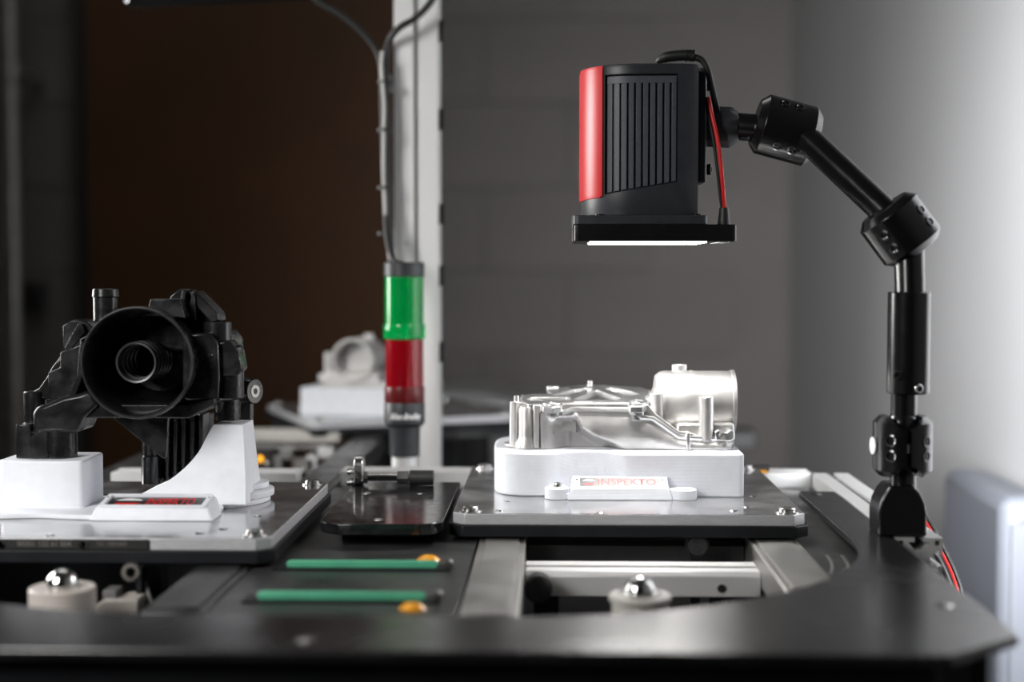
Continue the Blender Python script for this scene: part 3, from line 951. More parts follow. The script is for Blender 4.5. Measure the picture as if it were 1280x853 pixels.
def ramp():
    b = MB()
    n = len(prof)
    fr2 = [pt(u, v, 1.318) for u, v in prof]
    for p in fr2:
        p.z = max(p.z, .0043)
    top_z = pt(280, 531.5, 1.318).z
    front_ = []
    for p in fr2:
        k = 1 - min(1, max(0, (p.z - .004) / (top_z - .004)))
        front_.append(V((p.x, 1.318 - .022 * k * k, p.z)))
    back = [V((p.x, 1.365 + .006 * (1 - (p.z / top_z)), p.z)) for p in fr2]
    b.add(front_ + back, [(i, (i + 1) % n, (i + 1) % n + n, i + n) for i in range(n)])
    # front and back closed by strips between matching heights
    def cap(off, flip):
        q = b.v[off:off + n]
        m = len(rp)
        rt = prof[m:]
        base = len(b.v)
        fa = []
        # fan strip: for every ramp point a point on the right edge at the same height
        rows = []
        rb = [q[i] for i in range(m, n - 1)]
        rb_sorted = sorted(rb, key=lambda p: p.z)
        for i in range(m):
            z = q[i].z
            lo = rb_sorted[0]
            x = rb_sorted[0].x
            for a_, c_ in zip(rb_sorted, rb_sorted[1:]):
                if a_.z <= z <= c_.z and c_.z > a_.z:
                    x = a_.x + (c_.x - a_.x) * (z - a_.z) / (c_.z - a_.z)
            if z >= rb_sorted[-1].z:
                x = rb_sorted[-1].x
            rows.append([q[i].lerp(V((x, q[i].y, z)), k / 6) for k in range(7)])
        for rw in rows:
            b.v += rw
        for i in range(m - 1):
            for k in range(6):
                f = (base + i * 7 + k, base + i * 7 + k + 1, base + (i + 1) * 7 + k + 1, base + (i + 1) * 7 + k)
                b.f.append(f)
        # remaining wedge under the first ramp point
        l0 = [q[0], rows[0][-1], q[n - 2], q[n - 1]]
        k0 = len(b.v)
        b.v += [V(p) for p in l0]
        b.f.append((k0, k0 + 1, k0 + 2, k0 + 3))
    cap(0, False)
    cap(n, True)
    return b
ramp().build('ramp', m_white, fixL, ang=30)
nameplate(fixL, pt(111, 650, 1.232).x, pt(266, 650, 1.232).x, 1.2315, 1.268, .0, .0110, .0165, True)
q = pt(232, 627, 1.283)
screw('base_screw', (q.x, 1.283, .0042), (0, 0, 1), .0055, .0075, m_steel, fixL)
q = ptz(118, 613, .004)
MB().prism(circ(q.x, q.y - .03, .012, 24), .0043, .0065).build('rear_tab', m_white, fixL, bevel=.0006)

# ------------------------------------------------------------------ black plastic part
bp = thing('plastic_housing', (-.37, 1.33, .0467), 'glossy black moulded plastic part with a large open round mouth', 'housing')
DB = 1.268
C = pt(171, 454, DB)
RB = 71.5 * px(DB)
MB().lathe([(RB * .955, 0), (RB * .972, -.0006), (RB * .988, -.0002), (RB * .997, .0010), (RB, .0026), (RB, .012), (RB * .985, .014), (RB * .97, .05), (RB * .95, .115), (0, .115), (0, .080), (RB * .62, .078), (RB * .80, .066), (RB * .885, .03), (RB * .925, .004), (RB * .935, .0015), (RB * .955, 0)],
           axframe(C, (0, 1, 0)), 72).build('round_mouth', m_blackpl, bp, ang=30)
MB().lathe([(RB * .945, .0008), (RB * .958, -.0012), (RB * .972, -.0020), (RB * .988, -.0016), (RB * .9995, .0004), (RB * 1.001, .003), (RB * .95, .003)], axframe(C, (0, 1, 0)), 72, closed=True).build('mouth_rim', m_litpl, bp, ang=40)
# inner slotted sleeve
c2 = pt(170, 453.5, 1.29)
r2 = 26.5 * px(1.29)
MB().lathe([(r2 * .88, 0), (r2 * .97, -.0004), (r2, .001), (r2, .0035), (r2 * .90, .0045), (r2 * .90, .066), (r2 * .83, .066), (r2 * .85, .004)], axframe(c2, (0, 1, 0)), 40, closed=True).build('inner_sleeve', m_litpl, bp, ang=30)
for k in range(5):
    MB().lathe([(r2 * .90, .0095 + k * .011), (r2 * 1.01, .0105 + k * .011), (r2 * 1.01, .0145 + k * .011), (r2 * .90, .0155 + k * .011)], axframe(c2, (0, 1, 0)), 40, closed=True).build('sleeve_ring', m_litpl, bp)
for k in range(4):
    MB().lathe([(r2 * .845, .010 + k * .013), (r2 * .76, .011 + k * .013), (r2 * .76, .015 + k * .013), (r2 * .845, .016 + k * .013)], axframe(c2, (0, 1, 0)), 40, closed=True).build('thread_turn', m_litpl, bp)
def part(name, pts, d0, d1, bv=.0012, m=None):
    return MB().uvprism(pts, d0, d1).build(name, m or m_blackpl, bp, bevel=bv)
part('lower_shelf', [(98, 500), (112, 506), (236, 506), (268, 498), (268, 506), (236, 523), (100, 523)], 1.29, 1.40)
part('side_block', [(228, 418), (262, 416), (272, 430), (274, 470), (272, 500), (236, 502), (228, 500)], 1.292, 1.40, .002)
MB().vcyl(286, 432, 499, 1.315, 19, ch=.0015).build('side_barrel', m_blackpl, bp)
part('side_barrel_web', [(268, 430), (286, 426), (298, 440), (302, 462), (296, 470), (270, 470)], 1.299, 1.325, .001)
MB().vpipe(272, 402.5, 432, 1.315, 17.5, 14.5, depth=.004).build('screw_cup', m_blackpl, bp, bevel=.0005)
a = pt(284, 497, 1.338)
MB().cyl((a.x, 1.338, .0772), a, 15 * px(1.338), ch=.0006).build('support_foot', m_blackpl, bp)
q = pt(312, 489, 1.40)
ring_ax = V((1, -.55, 0)).normalized()
eye = MB().lathe([(.0055, -.008), (.0125, -.008), (.0125, .006), (.0115, .007), (.0055, .007)], axframe(q, ring_ax), 32, closed=True).build('eyelet', m_blackpl, bp, ang=30)
MB().lathe([(.003, -.007), (.0062, -.007), (.0062, .0075), (.003, .0075)], axframe(q, ring_ax), 24, closed=True).build('eyelet_bush', m_greymet, eye)
part('rear_strut', [(300, 470), (309, 474), (313, 500), (313, 606), (304, 606), (300, 530)], 1.405, 1.42, .001)
MB().vcyl(318, 566, 606, 1.41, 4.5).build('rear_pin', m_blackpl, bp)
part('upper_bracket', [(183, 394), (188, 374), (224, 374), (231, 398)], 1.285, 1.32, .001)
part('upper_body', [(120, 395), (150, 388), (185, 384), (230, 388), (256, 402), (262, 430), (230, 440), (120, 430)], 1.33, 1.40, .003)
part('upper_fin', [(206, 392), (213, 371), (224, 361.5), (238, 362), (252, 380), (270, 393), (273, 402), (255, 412), (230, 405)], 1.318, 1.338, .0012)
for k, (u0, v0) in enumerate(((214, 373), (226, 363), (238, 366))):
    part('fin_rib', [(u0 - 2, v0 + 22), (u0 + 1.5, v0), (u0 + 5, v0 + 1), (u0 + 7, v0 + 36), (u0 + 2, v0 + 34)], 1.305, 1.319, .0006)
part('fin_cap', [(236, 366), (244, 364), (271, 391), (273, 401), (264, 404), (248, 386)], 1.308, 1.34, .001)
b = MB().vpipe(132, 361, 412, 1.34, 15, 12, depth=.01)
st = b.build('hose_stub', m_blackpl, bp, bevel=.0004)
a = pt(132, 372, 1.34)
MB().lathe([(15 * px(1.34), 0), (16.8 * px(1.34), .001), (16 * px(1.34), .0075), (15 * px(1.34), .008)], Matrix.Translation(a), 28, closed=True).build('stub_lip', m_blackpl, st)
part('corner_cup', [(78, 408), (90, 400), (108, 402), (116, 410), (112, 430), (96, 440), (79, 436)], 1.305, 1.345, .0012)
part('corner_rib', [(80, 436), (98, 404), (102, 405), (106, 416), (86, 440)], 1.298, 1.3055, .0006)
part('corner_rib', [(84, 432), (112, 418), (113, 423), (86, 438)], 1.299, 1.3055, .0006)
part('arm_slab', [(75, 441), (106, 428), (118, 470), (104, 500), (60, 500), (60, 466), (75, 460)], 1.297, 1.35, .0012)
part('arm_outer_web', [(36, 492), (48, 486), (58, 472), (64, 460), (76, 444), (80, 462), (70, 500), (36, 500)], 1.325, 1.35, .002)
part('diagonal_rib', [(100, 424), (107, 432), (104, 470), (92, 500), (82, 502), (96, 470)], 1.287, 1.2975, .001)
part('elbow', [(40, 518), (44, 509), (54, 506), (78, 496), (98, 492), (112, 488), (124, 506), (104, 523), (96, 542), (40, 542)], 1.285, 1.335, .004)
MB().vcyl(44, 489, 538, 1.33, 14, ch=.001).build('arm_cylinder', m_blackpl, bp)
zc = .0468
def foot(name, pts, d0, d1, bv):
    o = MB().uvprism(pts, d0, d1)
    for p in o.v:
        p.z = max(p.z, zc)
    return o.build(name, m_blackpl, bp, bevel=bv)
foot('foot_facet', [(20, 531), (37, 531), (40, 552), (50, 560), (58, 540), (60, 590), (20, 590)], 1.288, 1.325, .001)
a = pt(75.5, 535, 1.30)
MB().cyl((a.x, 1.30, zc), a, 20.5 * px(1.30), ch=.0008, n=40).build('foot_cylinder', m_blackpl, bp)
foot('foot_web', [(38, 545), (46, 540), (60, 535), (60, 590), (38, 590)], 1.286, 1.30, .001)
part('gusset', [(138, 520), (210, 520), (207, 573), (203, 573)], 1.312, 1.318, .0006)
MB().vcyl(192, 520, 604, 1.42, 13.5).build('column', m_blackpl, bp)
MB().vcyl(192, 570, 604, 1.415, 15, n=20).build('column_collar', m_blackpl, bp)
part('column_core', [(204, 518), (262, 518), (258, 604), (206, 604)], 1.425, 1.445, .001)
for u in (209, 219, 229, 240, 251):
    part('column_rib', [(u - 3, 518), (u + 3, 518), (u + 1.5, 602), (u - 2.5, 602)], 1.40, 1.426, .0012)
q = pt(262, 444, 1.2915)
MB().lathe([(0, .0012), (.0022, .0012), (.003, 0), (0, 0)], axframe(q, (0, -1, 0)), 14).build('moulded_dot', m_blackpl, bp)

# ------------------------------------------------------------------ inspection camera head
HY = 1.39
hc = pt(800.5, 175, 1.343)
HX = hc.x
kz = lambda v: pt(800, v, 1.343).z
HB, HT = kz(269), kz(79)
head = thing('inspection_camera', (HX, HY, kz(302)), 'black camera head with red front shell and ribbed side hanging over the silver casting', 'camera')
def yn(x):
    if x >= 0:
        return -.048 + .006 * (x / .0535) ** 6
    return -.048 + .052 * (1 - math.sqrt(max(0, 1 - min(1, -x / .0535) ** 2.2)))
u2x = lambda u: (u - 800.5) * 1.345 / F
pxl, pxr = u2x(757), u2x(847)
zt = kz(92)
def zb(x):
    return kz(243 + (228 - 243) * (x - pxl) / (pxr - pxl))
e = .0007
near = [.0535, .05, .045, .04, pxr, pxr - e] + [pxl + (pxr - e - pxl) * k / 16 for k in range(15, 0, -1)] + [pxl + e, pxl, -.036, -.039, -.042, -.045, -.0475, -.0495, -.0512, -.0524, -.0531, -.0535]
cols = [(x, yn(x), pxl < x < pxr) for x in near]
cols += [(-.0535, .015, False), (-.052, .03, False), (-.047, .042, False), (-.037, .049, False), (0, .051, False), (.045, .051, False), (.0535, .044, False)]
hb = MB()
rows = []
for (x, y, inp) in cols:
    zz = zb(min(max(x, pxl), pxr))
    ins = .0042 if inp else 0
    c_ = .94
    rows.append([(x * .985, y * .985, HB), (x, y, HB + .002), (x, y, zz), (x, y + ins, zz + e * 2), (x, y + ins, zt - e * 2), (x, y, zt), (x, y, HT - .003), (x * .985, y * .985, HT - .0008), (x * c_, y * c_, HT)])
nr, nc = len(rows[0]), len(rows)
vs3 = [V((HX + p[0], HY + p[1], p[2])) for r_ in rows for p in r_]
fs3 = []
for i in range(nc):
    j = (i + 1) % nc
    for k in range(nr - 1):
        fs3.append((i * nr + k, j * nr + k, j * nr + k + 1, i * nr + k + 1))
fs3 += [tuple(i * nr + nr - 1 for i in range(nc)), tuple(i * nr for i in reversed(range(nc)))]
hb.add(vs3, fs3).build('body', m_blackmat, head, ang=28)
# ribs in the side recess
def strip(x0, x1, z0f, z1, d_in, d_out, n=3):
    b = MB()
    xs = [x0 + (x1 - x0) * k / n for k in range(n + 1)]
    fr3 = [V((HX + x, HY + yn(x) + d_out, z)) for x in xs for z in (z0f(x), z1)]
    bk3 = [V((HX + x, HY + yn(x) + d_in, z)) for x in xs for z in (z0f(x), z1)]
    m = len(fr3)
    f = []
    for k in range(n):
        a = 2 * k
        f += [(a, a + 2, a + 3, a + 1), (m + a, m + a + 1, m + a + 3, m + a + 2), (a, m + a, m + a + 2, a + 2), (a + 1, a + 3, m + a + 3, m + a + 1)]
    f += [(0, 1, m + 1, m), (m - 2, 2 * m - 2, 2 * m - 1, m - 1)]
    return b.add(fr3 + bk3, f)
zr = kz(103.5)
edges = [760] + [q for k in range(9) for q in (767.5 + 8.8 * k - 1.3, 767.5 + 8.8 * k + 1.3)] + [845]
for k in range(0, len(edges), 2):
    strip(u2x(edges[k]), u2x(edges[k + 1]), lambda x: zb(x) + .0014, zr, .0040, .0018).build('side_rib', m_rib, head, bevel=.0004)
strip(u2x(760), u2x(845), lambda x: zr, zt - .002, .0040, .0018, 12).build('rib_header', m_rib, head)
# red shell
rs = MB()
rc_ = [(x, yn(x)) for x in (-.0338, -.036, -.039, -.042, -.045, -.0475, -.0495, -.0512, -.0524, -.0531, -.0535)] + [(-.0535, .015), (-.052, .03), (-.047, .042), (-.037, .049), (-.03, .0496)]
nn = len(rc_)
outer, inner = [], []
for i, (x, y) in enumerate(rc_):
    a, b2 = rc_[max(0, i - 1)], rc_[min(nn - 1, i + 1)]
    t_ = V((b2[0] - a[0], b2[1] - a[1])).normalized()
    nrm = V((t_.y, -t_.x))
    if nrm.dot(V((x, y))) < 0:
        nrm = -nrm
    zl = kz(246 + 3.5 * min(1, i / 9))
    r_c = .002 if i == 0 else 0
    for (z, off) in ((zl + r_c, .0010), (zl + .003, .0016), (HT - .004, .0016), (HT - .001, .0008)):
        outer.append(V((HX + x + nrm.x * off, HY + y + nrm.y * off, z)))
        inner.append(V((HX + x * .99, HY + y * .99, z)))
k4 = 4
fs4 = []
N4 = len(outer)
for i in range(nn - 1):
    for k in range(3):
        a = i * k4 + k
        fs4 += [(a, a + k4, a + k4 + 1, a + 1), (N4 + a, N4 + a + 1, N4 + a + k4 + 1, N4 + a + k4)]
    a = i * k4
    fs4 += [(a, N4 + a, N4 + a + k4, a + k4), (a + 3, a + 3 + k4, N4 + a + 3 + k4, N4 + a + 3)]
for a in (0, (nn - 1) * k4):
    for k in range(3):
        fs4.append((a + k, a + k + 1, N4 + a + k + 1, N4 + a + k))
rs.add(outer + inner, fs4).build('red_shell', m_red, head, ang=30)
# lighting base
yf0, yb0 = 1.332, 1.452
X = lambda u: pt(u, 285, yf0).x
ZL = lambda v: pt(800, v, yf0).z
MB().prism(rrect(X(716), yf0, X(885), yb0, .006), ZL(280.5), ZL(269)).build('upper_flange', m_blackmat, head, bevel=.0006)
lb = MB().prism(rrect(X(717.5), yf0 - .001, X(921), yb0 + .001, .004), ZL(302), ZL(280.7)).build('light_housing', m_black, head, bevel=.0008)
MB().prism(rrect(X(738), yf0 + .010, X(886), yb0 - .010, .006), ZL(302) - .0006, ZL(302) + .001).build('light_panel', m_lamp, lb)
MB().prism(rrect(X(901), yf0 + .02, X(916), yb0 - .03, .003), ZL(302) - .0004, ZL(302) + .001).build('corner_glint', m_alumat, lb)  # glint under the housing corner, put in as a pale silver inset
for u in (750, 872):
    screw('flange_screw', (X(u), yf0 + .006, ZL(269)), (0, 0, 1), .0048, .0012, m_black, head)
for (u, z) in ((717.5, 290),):
    MB().box((X(715.6), yf0 + .01, ZL(301)), (X(717.6), yf0 + .03, ZL(269))).build('edge_strip', m_alu, lb)
# back plate, plug and wires
MB().uvbox(872.5, 84, 884, 228, 1.372, 1.412).build('back_plate', m_blackmat, head, bevel=.002)
for v in (107, 212):
    q = pt(884, v, 1.385)
    screw('back_screw', q, (1, -.3, 0), .0052, .004, m_black, head)
pl = [pt(822, 78, 1.375), pt(828, 73, 1.372), pt(838, 70.5, 1.37), pt(858, 69, 1.368), pt(868, 70.5, 1.367)]
MB().tube(smooth_path(pl, 6), [.0028 + .0022 * min(1, i / 8) for i in range(25)], 14).build('plug', m_rubber, head)
for u in (858, 862.5, 867):
    q = pt(u, 69.5, 1.368)
    MB().lathe([(.0046, -.0008), (.0056, -.0008), (.0056, .0008), (.0046, .0008)], axframe(q, (1, 0, 0)), 18, closed=True).build('plug_ring', m_rubber, head)
MB().tube(smooth_path([pt(866, 71, 1.367), pt(877, 75, 1.366), pt(884, 86, 1.366), pt(889, 105, 1.367), pt(894, 128, 1.372), pt(899, 150, 1.385)], 6), .0031, 12).build('black_cable', m_rubber, head)
MB().tube(smooth_path([pt(886, 122, 1.366), pt(889, 140, 1.362), pt(896, 170, 1.36), pt(901, 205, 1.36), pt(904, 240, 1.362), pt(906, 264, 1.365)], 6), .0019, 10).build('red_wire', m_wire, head)
MB().tube(smooth_path([pt(883, 122, 1.367), pt(885, 140, 1.364), pt(891, 170, 1.362), pt(896, 205, 1.362), pt(900, 240, 1.364), pt(903, 264, 1.366)], 6), .0016, 10).build('black_wire', m_rubber, head)
a, b2 = pt(905, 281, 1.366), pt(905, 260, 1.366)
MB().cyl((a.x, a.y, ZL(280.6)), (a.x, a.y, b2.z), .0062, .0044, n=20).build('strain_relief', m_rubber, head)

# ------------------------------------------------------------------ articulated arm
J1, J2, J3 = pt(982, 163, 1.375), pt(1125, 287, 1.285), pt(1128, 557, 1.262)
arm = thing('articulated_arm', (J3.x, J3.y, -.0125), 'black articulated arm with clamp joints standing on the aluminium side profile', 'arm')
def joint(c, ax2, rpx, lpx, screws, ch=7):
    d = c.y
    k = px(d)
    ax = V((ax2[0], 0, -ax2[1])).normalized()
    pp = V((ax.z, 0, -ax.x))
    r, L, h = rpx * k, lpx * k, ch * k
    M = axframe(c, ax)
    j = MB().lathe([(0, -L / 2), (r - h, -L / 2), (r, -L / 2 + h), (r, L / 2 - h), (r - h, L / 2), (0, L / 2)], M, 48).build('joint', m_black, arm, bevel=.0004)
    cu = V((c.x, c.y, c.z))
    for (u, v) in screws:
        w_ = pt(u, v, d) - cu
        s_, t_ = w_.dot(ax), w_.dot(pp)
        t_ = max(-.93 * r, min(.93 * r, t_))
        nrm = pp * (t_ / r) + V((0, -1, 0)) * math.sqrt(1 - (t_ / r) ** 2)
        p = c + ax * s_ + nrm * (r - .0012)
        MB().lathe([(0, .0004), (.0022, .0004), (.0026, .0016), (.0034, .0022), (.0048, .0020), (.0048, 0), (0, 0)], axframe(p, nrm), 20).build('clamp_screw', m_dkmetal, j, ang=25)
    return j
hm = pt(884, 158, 1.392)
MB().lathe([(0, 0), (.0195, 0), (.0195, .022), (.0125, .031), (0, .031)], axframe(hm, J1 - hm), 8).build('head_mount', m_blackmat, arm, bevel=.0008)
MB().cyl(pt(918, 158, 1.388), J1, 17 * px(1.375)).build('wrist_shaft', m_black, arm)
j1 = joint(J1, (.964, .262), 37.5, 78, [(978, 132), (996, 137), (967, 185), (985, 190)], 9)
MB().cyl(pt(1002, 167, 1.362), pt(1108, 266.5, 1.296), 17.5 * px(1.33), n=36).build('upper_tube', m_black, arm)
j2 = joint(J2, (.6, .8), 41, 68, [(1098, 295), (1110, 311), (1144, 263), (1155, 278)], 9)
t0 = pt(1138.5, 364, 1.268)
MB().cyl(pt(1136, 300, 1.28), t0 + V((0, 0, -.02)), 18.5 * px(1.27), n=36).build('middle_tube', m_black, arm)
s0, s1 = pt(1135, 492, 1.265), pt(1135, 365, 1.265)
sl_ = MB().cyl(s0, (s0.x, s0.y, s1.z), 26 * px(1.265), n=48, ch=.0007).build('sleeve', m_black, arm)
for (u, v, mm, rr) in ((1118, 470, m_black, .0042), (1142, 486, m_steel, .0042)):
    w_ = pt(u, v, 1.265) - s0
    r = 26 * px(1.265)
    nrm = V((w_.x, -math.sqrt(max(0, r * r - w_.x ** 2)), 0)).normalized()
    p = V((s0.x, s0.y, pt(u, v, 1.25).z)) + nrm * (r - .001)
    screw('sleeve_screw', p, nrm, rr, .0024, mm, sl_)
a = pt(1130, 492, 1.263)
MB().cyl((a.x, 1.263, pt(1130, 530, 1.263).z), a, 16 * px(1.263), n=36).build('lower_neck', m_black, arm)
j3 = MB()
k3 = px(1.262)
r3, L3, h3 = 36.5 * k3, 75 * k3, 8 * k3
j3.lathe([(0, -L3 / 2), (r3 - h3, -L3 / 2), (r3, -L3 / 2 + h3), (r3, L3 / 2 - h3), (r3 - h3, L3 / 2), (0, L3 / 2)], Matrix.Translation(J3), 64)
j3o = j3.build('joint', m_black, arm)
cu_ = MB()
for sg in (1, -1):
    c_ = J3 + V((0, 0, sg * (L3 / 2 + .003)))
    cu_.cyl(c_ + V((0, -.05, 0)), c_ + V((0, .05, 0)), .0135, n=40)
cu_.box((J3.x - .0017, J3.y - .05, J3.z - .04), (J3.x + .0017, J3.y - .008, J3.z + .04))
cut(j3o, cu_)
for sg in (1, -1):
    MB().sphere(J3 + V((0, 0, sg * .0175)), .0138, 14).build('ball', m_black, arm)
MB().box((J3.x - .0016, J3.y - r3 * .93, J3.z - .004), (J3.x + .0002, J3.y - r3 * .5, J3.z + .003)).build('clamp_gap_key', m_alu, j3o)
for (u, v) in ((1107, 548), (1107, 567), (1151, 549), (1151, 567)):
    w_ = pt(u, v, 1.262) - J3
    t_ = w_.x
    nrm = V((t_, -math.sqrt(r3 * r3 - t_ * t_), 0)).normalized()
    p = J3 + V((0, 0, w_.z)) + nrm * (r3 - .0012)
    MB().lathe([(0, .0004), (.003, .0004), (.0034, .0016), (.0042, .0020), (.0052, .0017), (.0052, 0), (0, 0)], axframe(p, nrm), 20).build('clamp_screw', m_dkmetal, j3o, ang=25)
p = pt(1094, 557, 1.262)
MB().lathe([(0, 0), (.0075, 0), (.0075, .0014), (0, .0014)], axframe((J3.x - r3 * .99, J3.y - .002, p.z), (-.99, -.1, 0)), 24).build('white_tag', m_lblwhite, j3o)
a = pt(1128.5, 588, 1.262)
MB().cyl((a.x, 1.262, pt(1128, 612, 1.262).z), a, 16.5 * px(1.262), n=36).build('base_neck', m_black, arm)
ft = MB().uvprism([(1098, 664), (1098, 641), (1101, 628), (1107, 616), (1114, 608), (1143, 608), (1151, 617), (1157, 630), (1159, 643), (1159, 664)], 1.243, 1.281)
for p in ft.v:
    if p.z < -.006:
        p.z = -.0124
ft.build('foot', m_black, arm, bevel=.0025, seg=3)
q = pt(1141, 628, 1.2435)
MB().lathe([(.0035, 0), (.0055, 0), (.0055, .0008), (.0035, .0008)], axframe(q, (0, -1, 0)), 20, closed=True).build('foot_bolt', m_black, arm)

hw = thing('hanging_cable', pt(1190, 760, 1.33), 'red and black cable pair hanging down beside the aluminium side profile', 'cable')
P1 = [(1150, 640), (1164, 662), (1178, 690), (1190, 715), (1199, 742), (1203, 775), (1199, 815), (1192, 850), (1190, 900)]
MB().tube(smooth_path([pt(u, v, 1.345 - .004 * i) for i, (u, v) in enumerate(P1)], 6), .0021, 10).build('red_lead', m_wire, hw)
MB().tube(smooth_path([pt(u + 3.5, v - 1, 1.342 - .004 * i) for i, (u, v) in enumerate(P1)], 6), .0018, 10).build('black_lead', m_rubber, hw)
MB().tube(smooth_path([pt(u - 7, v + 2, 1.348 - .004 * i) for i, (u, v) in enumerate(P1)], 6), .0033, 10).build('black_cable', m_rubber, hw)
lead_end = pt(1190, 900, 1.313)
MB().tube([lead_end + V((0, 0, .01)), V((lead_end.x, lead_end.y, -.2)), V((lead_end.x - .02, lead_end.y + .05, ZF + .01))], .0035, 8).build('lower_cable', m_rubber, hw)

# ------------------------------------------------------------------ stack light
DS = 1.72
k = px(DS)
sx = pt(505.5, 460, DS).x
zs = lambda v: pt(505.5, v, DS).z
st = thing('stack_light', (sx, DS, -.16), 'signal stack light with a green and a red lens on a white pole', 'signal light')
T0 = Matrix.Translation((sx, DS, 0))
def ring(name, prof, m, n=48, parent=st, closed=False):
    return MB().lathe([(r * k, zs(v)) for r, v in prof], T0, n, closed).build(name, m, parent, ang=30)
ring('cap', [(0, 328), (24.5, 328), (25.5, 329.5), (25.5, 345), (24.5, 346), (0, 346)], m_blackmat)
gl = ring('green_lens', [(22.5, 346.2), (24.2, 346.2), (24.2, 405), (22.5, 405)], m_glens, closed=True)
ring('green_collar', [(0, 405.2), (25.8, 405.2), (26.2, 407), (26.2, 422), (25.5, 423.5), (0, 423.5)], m_glens)
rl = ring('red_lens', [(22, 424), (23.8, 424), (23.8, 483), (22, 483)], m_rlens, closed=True)
ring('dark_red_collar', [(0, 483.2), (24.8, 483.2), (25.2, 485), (25.2, 501), (24.6, 502.5), (0, 502.5)], m_rdark)
for (v0, v1, m, par) in ((346.5, 405, m_grib, gl), (424.2, 482.8, m_rrib, rl)):
    ol = []
    for i in range(40):
        r = (19.5 if i % 2 else 17) * k
        ol.append((sx + r * math.cos(i * math.pi / 20), DS + r * math.sin(i * math.pi / 20)))
    MB().prism(ol, zs(v1), zs(v0)).build('lens_core', m, par)
bs = ring('base', [(0, 502.8), (25, 502.8), (25.5, 504), (25.5, 528), (23.5, 531), (20, 533), (19.5, 536), (18.8, 570), (0, 570)], m_blackmat)
ring('pole', [(0, 570.2), (16.5, 570.2), (16.5, 700), (0, 700)], m_alumat)
MB().cyl((sx, DS, -.16), (sx, DS, -.151), .03).build('pole_foot', m_blackmat, st)
MB().cyl((sx, DS, -.151), (sx, DS, zs(699)), 16.4 * k).build('pole_stub', m_alumat, st)
rb_ = 25.7 * k
def bend(p):
    a = (p.x + 4.0 * k) / rb_
    return V((sx + (rb_ + p.z) * math.sin(a), DS - (rb_ + p.z) * math.cos(a), zs(519) + p.y))
text('lettering', 'Allen-Bradley', 10.5 * k, None, m_lblwhite, bs, width=43 * k, bold=.03, align='CENTER', shear=.25, bend=bend)

# ------------------------------------------------------------------ post with clips, cross arm, cables
DP = 1.86
wp = 54 * px(1.84)
xp = pt(521, 300, 1.84).x
po = thing('vertical_profile', (xp, DP, -.16), 'tall bright aluminium profile post behind the stack light', 'post')
def post_outline(w_):
    return slot_outline(w_, slot=.0062, depth=.012, lip=.002, inner=.014)
MB().prism(post_outline(wp), -.16, 1.35, Matrix.Translation((xp, DP, 0))).build('extrusion', m_post, po)
MB().box((xp - .05, DP - .05, -.1605), (xp + .05, DP + .05, -.155)).build('foot_plate', m_palblk, po)
xr_, xl_ = xp + wp / 2, xp - wp / 2
for v in (40, 150, 268, 345, 440):
    z = pt(550, v, DP).z
    MB().box((xr_ - .003, DP - .012, z - .013), (xr_ + .0075, DP + .006, z + .013)).build('slot_clip', m_rubber, po, bevel=.002)
for v in (107, 297):
    z = pt(490, v, DP).z
    MB().box((xl_ - .010, DP - .026, z - .010), (xl_ + .002, DP - .010, z + .010)).build('cable_clip', m_grey, po, bevel=.001)
ca = thing('boom_bar', pt(330, -10, 1.87), 'thin black arm reaching from the post along the top edge of the photo', 'arm')
MB().uvprism([(155, -2), (156, 3.5), (163, 6.5), (300, .5), (497, -10), (497, -26), (160, -14)], 1.85, 1.872).build('bar', m_dull, ca, bevel=.001)
q = pt(159, 1, 1.85)
screw('end_screw', q, (0, -1, 0), .003, .002, m_dkmetal, ca)
cb = thing('post_cables', pt(482, 320, 1.80), 'dark and pale cables running down the left side of the bright post', 'cable')
A = [(370, -30), (398, 2), (425, 18), (452, 40), (470, 62), (477, 85), (478.5, 130), (480, 190), (482, 250), (485, 300), (492, 325), (500, 331)]
MB().tube(smooth_path([pt(u, v, 1.80 if i < 9 else 1.80 - .02 * (i - 8)) for i, (u, v) in enumerate(A)], 6), .0042, 10).build('black_cable', m_rubber, cb)
Bc = [(560, -40), (540, 0), (520, 22), (500, 34), (487, 50), (482, 75), (483.5, 120), (485, 190), (486, 250), (488, 300), (492, 325), (499, 331)]
MB().tube(smooth_path([pt(u, v, 1.815 if i > 3 else 1.80) for i, (u, v) in enumerate(Bc)], 6), .0042, 10).build('black_cable', m_rubber, cb)
Cc = [(477.5, 64), (477, 85), (479, 110), (480.5, 135), (480, 165), (479.5, 210), (481, 250), (484, 300), (487, 326)]
MB().tube(smooth_path([pt(u, v, 1.792) for i, (u, v) in enumerate(Cc)], 6), .0020, 10).build('pale_cable', m_greymet, cb)
for v in (103, 163, 235, 292):
    q = pt(482, v, 1.80)
    MB().lathe([(.009, -.002), (.0105, -.002), (.0105, .002), (.009, .002)], Matrix.Translation(q), 16, closed=True).build('cable_tie', m_rubber, cb)

